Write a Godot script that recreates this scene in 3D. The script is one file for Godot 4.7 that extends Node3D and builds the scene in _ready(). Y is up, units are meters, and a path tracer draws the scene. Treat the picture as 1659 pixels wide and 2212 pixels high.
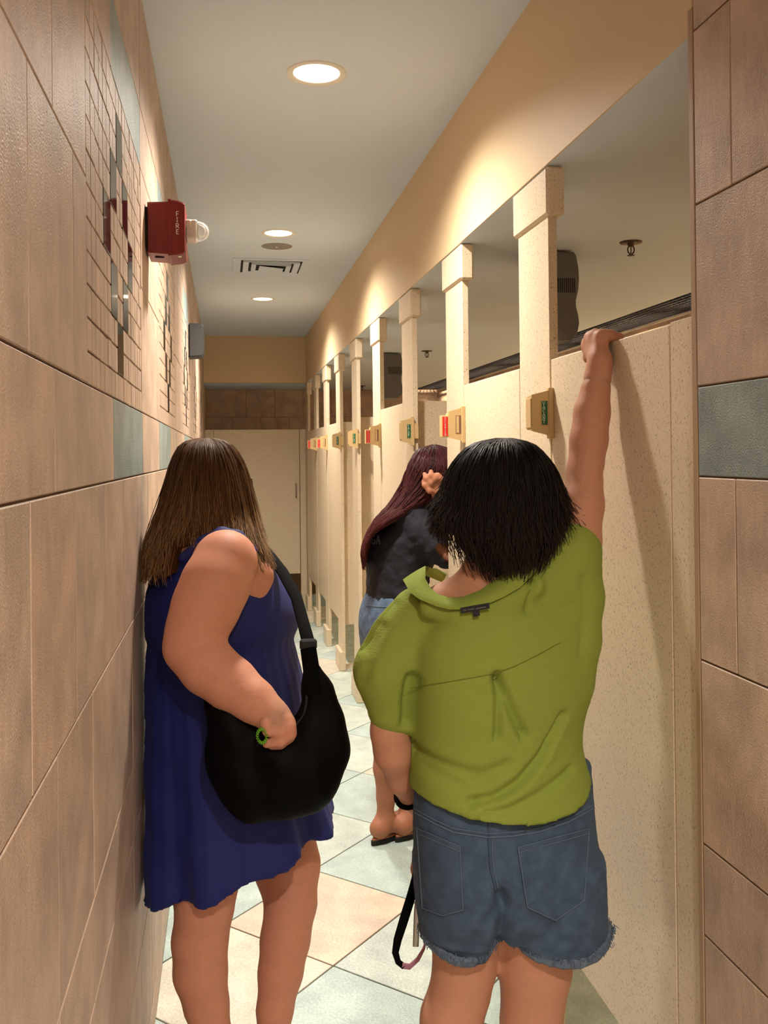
extends Node3D
# A tiled washroom corridor with a row of toilet stalls and three people waiting.
# Units metres, y up; the corridor runs along -z; the camera stands at the origin at eye height.

const FPX := 1978.5          # focal length in pixels of the 1659 x 2212 frame
const EYE := Vector3(0, 1.504, 0)
const LEFT := -0.198         # face of the left tile wall
const RIGHT := 0.78          # face of the right tile wall and of the header
const TOP := 2.66            # corridor ceiling
const LOW := 2.208           # ceiling over the stalls
const DEEP := 2.33           # back wall of the stalls
const ENDZ := -9.9
const BACKZ := 2.7
const LAMPX := 0.283
const LAMPZ := [-2.76, -4.78, -6.81, 0.45, 1.95]
const LAMP_ENERGY := [2.5, 2.5, 2.5, 3.6, 3.6]

var M := {}
var cam_basis: Basis
var rng := RandomNumberGenerator.new()
var used := {}
var boxes := {}

func _ready():
	set_camera()
	set_light()
	make_materials()
	build_setting()
	build_stalls()
	build_fixtures()
	build_people()

func set_camera():
	var yaw := 0.1716
	var pitch := 0.0064
	var roll := -0.0105
	var fwd := Vector3(sin(yaw) * cos(pitch), sin(pitch), -cos(yaw) * cos(pitch))
	var right := Vector3(cos(yaw), 0, sin(yaw))
	var up := right.cross(fwd)
	var r := right * cos(roll) + up * sin(roll)
	var u := up * cos(roll) - right * sin(roll)
	cam_basis = Basis(r, u, -fwd)
	var c := Camera3D.new()
	c.name = "camera"
	c.transform = Transform3D(cam_basis, EYE)
	c.projection = Camera3D.PROJECTION_FRUSTUM
	c.near = 0.05
	c.far = 60.0
	c.size = 0.05 * 2212.0 / FPX
	c.frustum_offset = Vector2(0, -0.05 * (1106.0 - 968.2) / FPX)
	c.current = true
	add_child(c)

func set_light():
	var w := WorldEnvironment.new()
	w.name = "world_environment"
	var e := Environment.new()
	e.background_mode = Environment.BG_COLOR
	e.background_color = Color(0, 0, 0)
	e.tonemap_mode = Environment.TONE_MAPPER_LINEAR
	e.tonemap_exposure = 1.0
	e.sdfgi_enabled = true
	e.ssao_enabled = true
	e.ssil_enabled = true
	w.environment = e
	add_child(w)

# ---------------------------------------------------------------- helpers
func at(u: float, v: float, d: float) -> Vector3:
	# the point that lies d metres deep behind picture point (u, v)
	return EYE + (cam_basis.x * (u - 829.5) / FPX - cam_basis.y * (v - 968.2) / FPX - cam_basis.z) * d

func numbered(n: String) -> String:
	if not used.has(n):
		used[n] = 0
		return n
	used[n] += 1
	return "%s_%03d" % [n, used[n]]

func mi(called: String, m: Mesh, mat: Material, parent: Node = self, pos := Vector3.ZERO) -> MeshInstance3D:
	var o := MeshInstance3D.new()
	o.name = numbered(called) if parent == self else called
	o.mesh = m
	o.material_override = mat
	o.position = pos
	parent.add_child(o, true)
	return o

func tag(o: Node, label: String, category: String, group := "") -> Node:
	o.set_meta("label", label)
	o.set_meta("category", category)
	if group != "":
		o.set_meta("group", group)
	return o

func struct(o: Node, label := "") -> Node:
	o.set_meta("kind", "structure")
	if label != "":
		o.set_meta("label", label)
	return o

func thing(called: String, label: String, category: String, pos := Vector3.ZERO, group := "") -> Node3D:
	var o := Node3D.new()
	o.name = numbered(called)
	add_child(o)
	o.position = pos
	tag(o, label, category, group)
	return o

# a small mesh collector: positions, normals, colours, indices
class MB:
	var v := PackedVector3Array()
	var n := PackedVector3Array()
	var c := PackedColorArray()
	var i := PackedInt32Array()
	func tri(a: Vector3, b: Vector3, d: Vector3, out: Vector3):
		var nn := (d - a).cross(b - a)
		if nn.length_squared() < 1e-18:
			return
		nn = nn.normalized()
		var k := v.size()
		if nn.dot(out) < 0:
			nn = -nn
			v.append_array([a, d, b])
		else:
			v.append_array([a, b, d])
		n.append_array([nn, nn, nn])
		i.append_array([k, k + 1, k + 2])
	func quad(a: Vector3, b: Vector3, d: Vector3, e: Vector3, out: Vector3):
		tri(a, b, d, out)
		tri(a, d, e, out)
	func box(lo: Vector3, hi: Vector3, bev := 0.0):
		# chamfered box
		var s := (hi - lo) * 0.5
		var m := (hi + lo) * 0.5
		var b := minf(bev, minf(s.x, minf(s.y, s.z)) * 0.9)
		for ax in 3:
			var a1 := (ax + 1) % 3
			var a2 := (ax + 2) % 3
			for sg in [-1.0, 1.0]:
				var o := Vector3.ZERO
				o[ax] = sg
				var p := []
				for q in [[-1, -1], [1, -1], [1, 1], [-1, 1]]:
					var w := Vector3.ZERO
					w[ax] = sg * s[ax]
					w[a1] = q[0] * (s[a1] - b)
					w[a2] = q[1] * (s[a2] - b)
					p.append(m + w)
				quad(p[0], p[1], p[2], p[3], o)
		if b <= 0.0:
			return
		for ax in 3:
			var a1 := (ax + 1) % 3
			var a2 := (ax + 2) % 3
			for s1 in [-1.0, 1.0]:
				for s2 in [-1.0, 1.0]:
					var p := []
					for q in [[-1, 0], [1, 0], [1, 1], [-1, 1]]:
						var w := Vector3.ZERO
						w[ax] = q[0] * (s[ax] - b)
						w[a1] = s1 * (s[a1] - (0.0 if q[1] == 0 else b))
						w[a2] = s2 * (s[a2] - (b if q[1] == 0 else 0.0))
						p.append(m + w)
					var o := Vector3.ZERO
					o[a1] = s1
					o[a2] = s2
					quad(p[0], p[1], p[2], p[3], o)
		for sx in [-1.0, 1.0]:
			for sy in [-1.0, 1.0]:
				for sz in [-1.0, 1.0]:
					var q := Vector3(sx, sy, sz)
					var a := m + Vector3(sx * s.x, sy * (s.y - b), sz * (s.z - b))
					var d := m + Vector3(sx * (s.x - b), sy * s.y, sz * (s.z - b))
					var e := m + Vector3(sx * (s.x - b), sy * (s.y - b), sz * s.z)
					tri(a, d, e, q)
	func prism(poly: PackedVector2Array, y0: float, y1: float, bev := 0.0):
		# convex polygon (x, z) raised from y0 to y1 with a chamfered top
		var cen := Vector2.ZERO
		for p in poly:
			cen += p / poly.size()
		var nn := poly.size()
		var inner := PackedVector2Array()
		for p in poly:
			inner.append(p + (cen - p).normalized() * bev * 1.4)
		for k in nn:
			var a := poly[k]
			var b := poly[(k + 1) % nn]
			var ai := inner[k]
			var bi := inner[(k + 1) % nn]
			var o2 := (a + b) * 0.5 - cen
			var o := Vector3(o2.x, 0, o2.y)
			quad(Vector3(a.x, y0, a.y), Vector3(b.x, y0, b.y), Vector3(b.x, y1 - bev, b.y), Vector3(a.x, y1 - bev, a.y), o)
			quad(Vector3(a.x, y1 - bev, a.y), Vector3(b.x, y1 - bev, b.y), Vector3(bi.x, y1, bi.y), Vector3(ai.x, y1, ai.y), o.normalized() + Vector3.UP)
			tri(Vector3(cen.x, y1, cen.y), Vector3(ai.x, y1, ai.y), Vector3(bi.x, y1, bi.y), Vector3.UP)
	func lathe(prof: Array, seg: int, xf := Transform3D.IDENTITY):
		# prof: Vector2(radius, y) from bottom to top, smooth normals, spun about y
		var base := v.size()
		var pn := prof.size()
		for k in pn:
			var t: Vector2 = prof[mini(k + 1, pn - 1)] - prof[maxi(k - 1, 0)]
			var no := Vector2(t.y, -t.x).normalized()
			for s in seg + 1:
				var a := TAU * s / seg
				v.append(xf * Vector3(prof[k].x * cos(a), prof[k].y, prof[k].x * sin(a)))
				n.append((xf.basis * Vector3(no.x * cos(a), no.y, no.x * sin(a))).normalized())
		for k in pn - 1:
			for s in seg:
				var p := base + k * (seg + 1) + s
				i.append_array([p, p + 1, p + seg + 1, p + 1, p + seg + 2, p + seg + 1])
	func tube(pts: PackedVector3Array, rad: PackedFloat32Array, seg: int, flat := 1.0, up := Vector3.UP, col := Color(-1, 0, 0), col2 := Color(-1, 0, 0)):
		# a tube along a polyline; flat squashes it along the side vector
		var base := v.size()
		var pn := pts.size()
		var side := Vector3.ZERO
		for k in pn:
			var t := (pts[mini(k + 1, pn - 1)] - pts[maxi(k - 1, 0)]).normalized()
			if k == 0:
				side = t.cross(up)
				if side.length() < 0.05:
					side = t.cross(Vector3(1, 0.1, 0.2))
			side = (side - t * side.dot(t)).normalized()
			var bi := t.cross(side)
			for s in seg:
				var a := TAU * s / seg
				var o := side * cos(a) + bi * sin(a) * flat
				v.append(pts[k] + o * rad[k])
				n.append((side * cos(a) * flat + bi * sin(a)).normalized())
				if col.r >= 0:
					c.append(col if col2.r < 0 else col.lerp(col2, pow(float(k) / (pn - 1), 2.4)))
		for k in pn - 1:
			for s in seg:
				var p := base + k * seg + s
				var q := base + k * seg + (s + 1) % seg
				i.append_array([p, p + seg, q, q, p + seg, q + seg])
		for e in [0, pn - 1]:
			var kk: int = base + e * seg
			for s in range(1, seg - 1):
				if e == 0:
					i.append_array([kk, kk + s, kk + s + 1])
				else:
					i.append_array([kk, kk + s + 1, kk + s])
	func patch(grid: Array, w: int, h: int, thick: float, out: Vector3):
		# a sheet of w x h points with thickness towards -out
		var mc := (h / 2 - 1) * w + w / 2
		var sg := 1.0
		if (Vector3(grid[mc + 1]) - grid[mc]).cross(Vector3(grid[mc + w]) - grid[mc]).dot(out) < 0:
			sg = -1.0
		var nor := []
		for y in h:
			for x in w:
				var a: Vector3 = grid[y * w + mini(x + 1, w - 1)] - grid[y * w + maxi(x - 1, 0)]
				var b: Vector3 = grid[mini(y + 1, h - 1) * w + x] - grid[maxi(y - 1, 0) * w + x]
				nor.append(a.cross(b).normalized() * sg)
		var b0 := v.size()
		for k in w * h:
			v.append(grid[k])
			n.append(nor[k])
		for k in w * h:
			v.append(grid[k] - nor[k] * thick)
			n.append(-nor[k])
		var flip: bool = sg > 0.0
		for y in h - 1:
			for x in w - 1:
				var p := b0 + y * w + x
				var q := [p, p + 1, p + w, p + 1, p + w + 1, p + w]
				if flip:
					q = [p, p + w, p + 1, p + 1, p + w, p + w + 1]
				i.append_array(q)
				for k in [0, 2, 1, 3, 5, 4]:
					i.append(q[k] + w * h)
		for x in w - 1:
			rim(b0 + x, b0 + x + 1, w * h)
			rim(b0 + (h - 1) * w + x + 1, b0 + (h - 1) * w + x, w * h)
		for y in h - 1:
			rim(b0 + (y + 1) * w, b0 + y * w, w * h)
			rim(b0 + y * w + w - 1, b0 + (y + 1) * w + w - 1, w * h)
	func rim(a: int, b: int, off: int):
		i.append_array([a, b, b + off, a, b + off, a + off])
	func done() -> ArrayMesh:
		var arr := []
		arr.resize(Mesh.ARRAY_MAX)
		arr[Mesh.ARRAY_VERTEX] = v
		arr[Mesh.ARRAY_NORMAL] = n
		if c.size() == v.size() and c.size() > 0:
			arr[Mesh.ARRAY_COLOR] = c
		arr[Mesh.ARRAY_INDEX] = i
		var m := ArrayMesh.new()
		m.add_surface_from_arrays(Mesh.PRIMITIVE_TRIANGLES, arr)
		return m

func cbox(size: Vector3, bev := 0.002) -> ArrayMesh:
	# a chamfered box about the origin, shared between alike pieces
	var key := "%.4f %.4f %.4f %.4f" % [size.x, size.y, size.z, bev]
	if not boxes.has(key):
		var b := MB.new()
		b.box(-size * 0.5, size * 0.5, bev)
		boxes[key] = b.done()
	return boxes[key]

func slab(called: String, lo: Vector3, hi: Vector3, mat: Material, parent: Node = self, bev := 0.0) -> MeshInstance3D:
	return mi(called, cbox(hi - lo, bev), mat, parent, (lo + hi) * 0.5)

func txt(called: String, s: String, font: String, size: float, mat: Material, parent: Node, xf: Transform3D, weight := 400) -> MeshInstance3D:
	var t := TextMesh.new()
	var f := SystemFont.new()
	f.font_names = PackedStringArray([font])
	f.font_weight = weight
	t.font = f
	t.text = s
	t.font_size = 32
	t.pixel_size = size / 24.0
	t.depth = 0.0006
	t.curve_step = 1.0
	var o := mi(called, t, mat, parent)
	o.transform = xf
	return o

# ---------------------------------------------------------------- materials
func noise_img(seed_: int, freq: float, w: int, h: int, oct := 4) -> Image:
	var f := FastNoiseLite.new()
	f.seed = seed_
	f.noise_type = FastNoiseLite.TYPE_SIMPLEX_SMOOTH
	f.frequency = freq
	f.fractal_octaves = oct
	return f.get_seamless_image(w, h)

func ramp_tex(layers: Array, base: Color, n := 512) -> ImageTexture:
	# layers: [image, colour delta as Vector3, power]; the images are stretched to n x n
	var ims := []
	for l in layers:
		var im: Image = l[0]
		im.resize(n, n, Image.INTERPOLATE_CUBIC)
		im.convert(Image.FORMAT_L8)
		ims.append(im.get_data())
	var out := PackedByteArray()
	out.resize(n * n * 3)
	for k in n * n:
		var r := base.r
		var g := base.g
		var b := base.b
		for j in ims.size():
			var t: float = (ims[j][k] - 128.0) / 128.0
			var d: Vector3 = layers[j][1]
			r += d.x * t
			g += d.y * t
			b += d.z * t
		out[k * 3] = clampi(int(r * 255.0), 0, 255)
		out[k * 3 + 1] = clampi(int(g * 255.0), 0, 255)
		out[k * 3 + 2] = clampi(int(b * 255.0), 0, 255)
	return ImageTexture.create_from_image(Image.create_from_data(n, n, false, Image.FORMAT_RGB8, out))

func bump_tex(im: Image, strength: float, n := 512) -> ImageTexture:
	im.resize(n, n, Image.INTERPOLATE_CUBIC)
	im.convert(Image.FORMAT_RGBA8)
	im.bump_map_to_normal_map(strength)
	return ImageTexture.create_from_image(im)

func mat(called: String, col: Color, rough := 0.6, opts := {}) -> StandardMaterial3D:
	var m := StandardMaterial3D.new()
	m.resource_name = called
	m.albedo_color = col
	m.roughness = rough
	m.metallic = opts.get("metal", 0.0)
	m.metallic_specular = opts.get("spec", 0.5)
	if opts.has("tex"):
		m.albedo_texture = opts.tex
	if opts.has("nor"):
		m.normal_enabled = true
		m.normal_texture = opts.nor
		m.normal_scale = opts.get("ns", 1.0)
	if opts.has("tri"):
		m.uv1_triplanar = true
		m.uv1_world_triplanar = opts.get("world", true)
		m.uv1_triplanar_sharpness = 6.0
		var s: float = opts.tri
		m.uv1_scale = Vector3(s, s, s)
		m.uv1_offset = opts.get("off", Vector3.ZERO)
	if opts.get("vc", false):
		m.vertex_color_use_as_albedo = true
	if opts.has("emit"):
		m.emission_enabled = true
		m.emission = opts.emit
		m.emission_energy_multiplier = opts.get("em", 1.0)
	if opts.has("sss"):
		m.subsurf_scatter_enabled = true
		m.subsurf_scatter_strength = opts.sss
	if opts.has("rim"):
		m.rim_enabled = true
		m.rim = opts.rim
		m.rim_tint = 0.6
	M[called] = m
	return m

func fleck_tex(base: Color, n := 1024) -> ImageTexture:
	# solid plastic panel: small dark and light chips, drawn out along the sheet
	var im := Image.create(n, n, false, Image.FORMAT_RGB8)
	im.fill(base)
	var r := RandomNumberGenerator.new()
	r.seed = 77
	var dark := [Color(0.30, 0.22, 0.16), Color(0.42, 0.32, 0.24), Color(0.52, 0.41, 0.31)]
	for k in 13000:
		var x := r.randi() % n
		var y := r.randi() % n
		var c: Color = base.lerp(Color(1, 0.95, 0.85), 0.35) if r.randf() < 0.42 else dark[r.randi() % 3]
		c = base.lerp(c, r.randf_range(0.25, 0.8))
		var w := r.randi_range(1, 3)
		var h := r.randi_range(2, 7)
		var sl := r.randf_range(-0.5, 0.1)
		for j in h:
			for q in w:
				if (j == 0 or j == h - 1) and w > 1 and q == 0:
					continue
				im.set_pixel(posmod(x + q + int(j * sl), n), posmod(y + j, n), c)
	im.resize(n, n)
	im.generate_mipmaps()
	return ImageTexture.create_from_image(im)

func make_materials():
	# stone tiles: clouds, drawn-out diagonal grain and a fine relief
	var cloud := noise_img(3, 0.012, 256, 256, 4)
	var grain := noise_img(5, 0.05, 512, 128, 4)
	var fine := noise_img(9, 0.2, 512, 512, 3)
	var stone := ramp_tex([[cloud, Vector3(0.09, 0.085, 0.08), 1], [grain, Vector3(0.035, 0.034, 0.032), 1], [fine, Vector3(0.05, 0.05, 0.05), 1]], Color(0.90, 0.90, 0.90))
	var relief_a := noise_img(21, 0.05, 512, 200, 4)
	var relief_b := noise_img(22, 0.35, 512, 512, 2)
	relief_a.resize(512, 512)
	relief_a.convert(Image.FORMAT_L8)
	relief_b.convert(Image.FORMAT_L8)
	relief_a.blend_rect(relief_b, Rect2i(0, 0, 1, 1), Vector2i.ZERO)
	var ra := relief_a.get_data()
	var rb := relief_b.get_data()
	for k in ra.size():
		ra[k] = int(ra[k] * 0.35 + rb[k] * 0.65)
	var relief := bump_tex(Image.create_from_data(512, 512, false, Image.FORMAT_L8, ra), 3.0)
	var tans := [Color(0.81, 0.705, 0.62), Color(0.79, 0.69, 0.61), Color(0.82, 0.71, 0.62), Color(0.805, 0.71, 0.63)]
	for k in 4:
		mat("tile_tan_%d" % k, tans[k], 0.48, {"tex": stone, "nor": relief, "ns": 0.4, "tri": 1.6, "off": Vector3(0.31 * k, 0.17 * k, 0.43 * k)})
	mat("tile_blue", Color(0.60, 0.665, 0.66), 0.45, {"tex": stone, "nor": relief, "ns": 0.6, "tri": 1.6})
	mat("grout", Color(0.47, 0.36, 0.27), 0.9)
	mat("grout_floor", Color(0.30, 0.27, 0.23), 0.9)
	mat("glass_tile_blue", Color(0.05, 0.10, 0.16), 0.06, {"spec": 0.7})
	mat("glass_tile_slate", Color(0.10, 0.145, 0.18), 0.07, {"spec": 0.7})
	mat("glass_tile_plum", Color(0.10, 0.035, 0.07), 0.07, {"spec": 0.7})
	var fl := ramp_tex([[noise_img(31, 0.02, 256, 256, 5), Vector3(0.07, 0.07, 0.06), 1], [noise_img(32, 0.12, 512, 512, 3), Vector3(0.06, 0.06, 0.06), 1]], Color(0.90, 0.90, 0.90))
	var flr := bump_tex(noise_img(33, 0.15, 512, 512, 4), 2.0)
	var floors := [Color(0.78, 0.86, 0.84), Color(0.83, 0.88, 0.85), Color(0.92, 0.84, 0.755), Color(0.90, 0.88, 0.81)]
	for k in 4:
		mat("floor_%d" % k, floors[k], 0.38, {"tex": fl, "nor": flr, "ns": 0.35, "tri": 1.3, "off": Vector3(0.21 * k, 0.0, 0.37 * k)})
	var plaster := bump_tex(noise_img(41, 0.25, 256, 256, 3), 1.0, 256)
	mat("paint_yellow", Color(0.85, 0.75, 0.595), 0.55, {"nor": plaster, "ns": 0.15, "tri": 3.0})
	mat("paint_ceiling", Color(0.80, 0.85, 0.895), 0.75, {"nor": plaster, "ns": 0.12, "tri": 3.0})
	mat("panel", Color(1, 1, 1), 0.42, {"tex": fleck_tex(Color(0.87, 0.80, 0.69)), "tri": 1.6})
	mat("metal_trim", Color(0.66, 0.55, 0.44), 0.5)
	mat("lock_beige", Color(0.80, 0.68, 0.48), 0.45)
	mat("sign_green", Color(0.0, 0.36, 0.18), 0.4)
	mat("sign_red", Color(0.82, 0.08, 0.07), 0.4)
	mat("ink_white", Color(0.92, 0.92, 0.88), 0.5)
	mat("alarm_red", Color(0.46, 0.04, 0.035), 0.42)
	mat("white_plastic", Color(0.86, 0.83, 0.78), 0.4)
	mat("trim_white", Color(0.87, 0.85, 0.80), 0.5)
	mat("grey_plastic", Color(0.22, 0.215, 0.212), 0.5)
	mat("unit_grey", Color(0.37, 0.36, 0.345), 0.5)
	mat("dark_slot", Color(0.03, 0.03, 0.03), 0.8)
	mat("louver", Color(0.16, 0.16, 0.17), 0.3, {"metal": 0.8})
	mat("steel", Color(0.62, 0.60, 0.57), 0.35, {"metal": 1.0})
	mat("bronze", Color(0.30, 0.25, 0.20), 0.45, {"metal": 0.8})
	mat("diffuser_glow", Color(1, 1, 1), 0.5, {"emit": Color(1.0, 0.93, 0.82), "em": 3.5})
	mat("tube_glow", Color(1, 1, 1), 0.5, {"emit": Color(1.0, 0.92, 0.78), "em": 1.2})
	var g := mat("clear_plastic", Color(0.95, 0.95, 0.95, 0.25), 0.03)
	g.transparency = BaseMaterial3D.TRANSPARENCY_ALPHA

# ---------------------------------------------------------------- the setting
const ROWS := [0.0, 0.087, 0.392, 0.697, 0.849, 1.155, 1.461, 1.611, 1.916, 2.208, 2.360, 2.66]

func tan_mat(k: int) -> Material:
	return M["tile_tan_%d" % posmod(k, 4)]

func wall_tiles(wall: Node3D, x: float, inward: float, z0: float, z1: float, phase: float, accent_ok: bool):
	# stone tiles on a wall that faces along x, from z0 down to z1
	var far := MB.new()
	var far_n := 0
	var th := 0.009
	for r in ROWS.size() - 1:
		var y0: float = ROWS[r] + 0.0015
		var y1: float = ROWS[r + 1] - 0.0015
		var band: bool = r == 3 or r == 6 or r == 9
		var w := 0.2895 * (2.0 if band else 1.0)
		var shift := 0.0 if r % 2 == 0 else w * 0.5
		if band:
			shift = 0.0
		if not accent_ok:
			w = 0.61 if band else 0.305
			shift = 0.0 if r in [5, 8, 10, 1] else -0.1125
		var k0 := int(floor((phase + shift - z0) / w)) - 1
		var z := phase + shift - k0 * w
		var k := k0
		while z > z1:
			var a := minf(z, z0)
			var b := maxf(z - w, z1)
			z -= w
			k += 1
			if a - b < 0.012:
				continue
			var cuts := [[a, b]]
			if accent_ok and (r == 7 or r == 8):
				cuts = []
				# leave the mosaic panels free
				var lo := a
				for p in panel_spans:
					if p[0] <= b or p[1] >= lo:
						continue
					if p[0] < lo:
						cuts.append([lo, p[0]])
					lo = minf(lo, p[1])
				if lo > b:
					cuts.append([lo, b])
			for c in cuts:
				if c[0] - c[1] < 0.012:
					continue
				var m: Material = tan_mat(hash(Vector3i(r, k, 3)) % 4)
				if band and (r == 6 or r == 9 or not accent_ok):
					var ph := posmod(k, 5)
					if accent_ok and (absf(fposmod(-(c[0] + c[1]) * 0.5 - 1.837, 1.51)) < 0.2 or absf(fposmod(-(c[0] + c[1]) * 0.5 - 1.837, 1.51)) > 1.31):
						m = M.tile_blue
					if not accent_ok and r == 6:
						m = M.tile_blue
				var za: float = c[0] - 0.0013
				var zb: float = c[1] + 0.0013
				var pr := (hash(Vector3i(k, r, 9)) % 100) * 0.000008
				var s := Vector3(th, y1 - y0, za - zb)
				var pos := Vector3(x - inward * (th * 0.5 - pr), (y0 + y1) * 0.5, (za + zb) * 0.5)
				if za > -6.2 and za < 0.2:
					mi("wall_tile", cbox(s, 0.0015), m, wall, pos)
				else:
					far.box(pos - s * 0.5, pos + s * 0.5, 0.0015)
					far_n += 1
	if far_n > 0:
		var f := mi("wall_tile_field", far.done(), M.tile_tan_0, wall)
		f.set_meta("kind", "stuff")

var panel_spans := []

func mosaic(wall: Node3D, z0: float, near: bool, i: int):
	# 18 x 12 small tan tiles with a diamond ring of eight glass tiles
	var cw := 0.0489
	var ch := (2.208 - 1.611) / 12.0
	var glass := {}
	var ring := [[8, 10], [6, 8], [10, 8], [4, 6], [12, 6], [6, 4], [10, 4], [8, 2]]
	# the ring in units of the small tiles: column from the near edge, row from below
	for g in ring.size():
		var c0: int = ring[g][0]
		var r0: int = ring[g][1] - 1
		for a in 2:
			for b in 2:
				glass[Vector2i(c0 + a, r0 + b)] = g
		var s := Vector3(0.008, ch * 2 - 0.003, cw * 2 - 0.003)
		var m: Material = [M.glass_tile_slate, M.glass_tile_slate, M.glass_tile_plum, M.glass_tile_plum, M.glass_tile_blue, M.glass_tile_blue, M.glass_tile_slate, M.glass_tile_slate][g]
		if i % 2 == 1:
			m = M.glass_tile_blue
		mi("glass_tile", cbox(s, 0.0012), m, wall, Vector3(LEFT - 0.0036, 1.611 + (r0 + 1) * ch, z0 - (c0 + 1) * cw))
	var rest := MB.new()
	var r := RandomNumberGenerator.new()
	r.seed = 100 + i
	for c in 18:
		for q in 12:
			if glass.has(Vector2i(c, q)):
				continue
			var s := Vector3(0.008, ch - 0.0032, cw - 0.0034)
			var pos := Vector3(LEFT - 0.004 + r.randf_range(-0.0006, 0.0006), 1.611 + (q + 0.5) * ch + r.randf_range(-0.0005, 0.0005), z0 - (c + 0.5) * cw)
			if near:
				mi("mosaic_tile", cbox(s, 0.001), tan_mat(r.randi()), wall, pos)
			else:
				rest.box(pos - s * 0.5, pos + s * 0.5, 0.001)
	if not near:
		mi("mosaic_field", rest.done(), tan_mat(i), wall).set_meta("kind", "stuff")

func build_setting():
	for i in 6:
		var c := -1.837 - 1.51 * i + 1.51
		panel_spans.append([c + 0.44, c - 0.44])
	# floor
	var floor_ := struct(slab("floor", Vector3(LEFT - 0.15, -0.12, ENDZ - 0.1), Vector3(DEEP + 0.15, -0.006, BACKZ + 0.1), M.grout_floor), "floor of pale blue and tan stone tiles laid diagonally")
	var ang := -0.0213
	var e1 := Vector2(sin(PI / 4 + ang), -cos(PI / 4 + ang))
	var e2 := Vector2(sin(-PI / 4 + ang), -cos(-PI / 4 + ang))
	var room := PackedVector2Array([Vector2(LEFT, BACKZ), Vector2(DEEP, BACKZ), Vector2(DEEP, ENDZ), Vector2(LEFT, ENDZ)])
	var inv := Transform2D(e1, e2, Vector2.ZERO).affine_inverse()
	for a in range(-8, 26):
		for b in range(-14, 22):
			var u0 := 2.152 + 0.459 * (a - 4)
			var v0 := 1.648 + 0.4365 * (b - 3)
			var q := PackedVector2Array()
			var g := 0.0028
			for p in [[g, g], [0.459 - g, g], [0.459 - g, 0.4365 - g], [g, 0.4365 - g]]:
				var w := Transform2D(e1, e2, Vector2.ZERO) * Vector2.ZERO
				# solve for the floor point whose coordinates along e1 and e2 are given
				var uu: float = u0 + p[0]
				var vv: float = v0 + p[1]
				var det := e1.x * e2.y - e1.y * e2.x
				w = Vector2((uu * e2.y - vv * e1.y) / det, (vv * e1.x - uu * e2.x) / det)
				q.append(w)
			for piece in Geometry2D.intersect_polygons(q, room):
				if piece.size() < 3:
					continue
				var cen := Vector2.ZERO
				for p in piece:
					cen += p / piece.size()
				var rel := PackedVector2Array()
				for p in piece:
					rel.append(p - cen)
				var mb := MB.new()
				mb.prism(rel, -0.008, 0.0, 0.0012)
				var h := hash(Vector2i(a + 40, b + 90)) % 8
				var k: int = [0, 0, 1, 2, 3, 1, 0, 3][h]
				if a == 4 and b == 3:
					k = 2
				elif a == 4 and b == 2:
					k = 1
				elif a == 3 and b == 2:
					k = 0
				elif a == 3 and b == 3:
					k = 3
				elif a == 5 and (b == 3 or b == 2):
					k = 0
				elif a == 4 and b == 4:
					k = 0
				mi("floor_tile", mb.done(), M["floor_%d" % k], floor_, Vector3(cen.x, 0, cen.y) - floor_.position)
	# left wall
	var wl := Node3D.new()
	wl.name = "wall_left"
	add_child(wl)
	struct(wl, "left wall of tan stone tiles with mosaic panels and blue accents")
	slab("backing", Vector3(LEFT - 0.16, 0, ENDZ - 0.1), Vector3(LEFT - 0.0045, TOP, BACKZ + 0.1), M.grout, wl)
	wall_tiles(wl, LEFT, 1.0, BACKZ, ENDZ, -1.131, true)
	for i in range(1, 6):
		mosaic(wl, panel_spans[i][0], i == 1, i)
	# near right wall
	var wr := Node3D.new()
	wr.name = "wall_right"
	add_child(wr)
	struct(wr, "tan stone tile wall beside the first stall with a blue accent band")
	slab("backing", Vector3(RIGHT + 0.0045, 0, -1.425), Vector3(RIGHT + 0.16, TOP, BACKZ + 0.1), M.grout, wr)
	wall_tiles(wr, RIGHT, -1.0, BACKZ, -1.421, -1.3085, false)
	slab("edge_strip", Vector3(RIGHT - 0.001, 0, -1.437), Vector3(RIGHT + 0.012, 2.25, -1.4225), M.metal_trim, wr, 0.001)
	# header over the stalls
	var wh := slab("wall_header", Vector3(RIGHT, LOW + 0.012, -8.94), Vector3(RIGHT + 0.03, TOP, -1.425), M.paint_yellow)
	struct(wh, "painted yellow beige header above the stalls")
	slab("drip_edge", Vector3(RIGHT, LOW, -8.94) - wh.position, Vector3(RIGHT + 0.004, LOW + 0.012, -1.425) - wh.position, M.paint_yellow, wh)
	slab("underside", Vector3(RIGHT + 0.004, LOW, -8.94) - wh.position, Vector3(RIGHT + 0.03, LOW + 0.012, -1.425) - wh.position, M.paint_ceiling, wh)
	struct(slab("wall_end_header", Vector3(LEFT, LOW, -9.0), Vector3(RIGHT + 0.03, TOP, -8.94), M.paint_yellow), "painted beige header across the corridor end")
	# ceilings
	struct(slab("ceiling", Vector3(LEFT - 0.16, TOP, -9.0), Vector3(RIGHT + 0.16, TOP + 0.12, BACKZ + 0.1), M.paint_ceiling), "pale grey painted corridor ceiling")
	struct(slab("ceiling_stalls", Vector3(RIGHT + 0.03, LOW, ENDZ), Vector3(2.045, LOW + 0.3, -1.3), M.paint_ceiling), "lower grey ceiling over the stalls")
	struct(slab("ceiling_end", Vector3(LEFT, LOW, ENDZ), Vector3(RIGHT + 0.03, LOW + 0.3, -9.0), M.paint_ceiling), "low grey ceiling at the corridor end")
	struct(slab("ceiling_cove", Vector3(2.045, LOW + 0.22, ENDZ), Vector3(DEEP + 0.1, LOW + 0.3, -1.3), M.paint_ceiling), "top of the light slot above the stalls")
	# far walls
	var we := Node3D.new()
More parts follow.
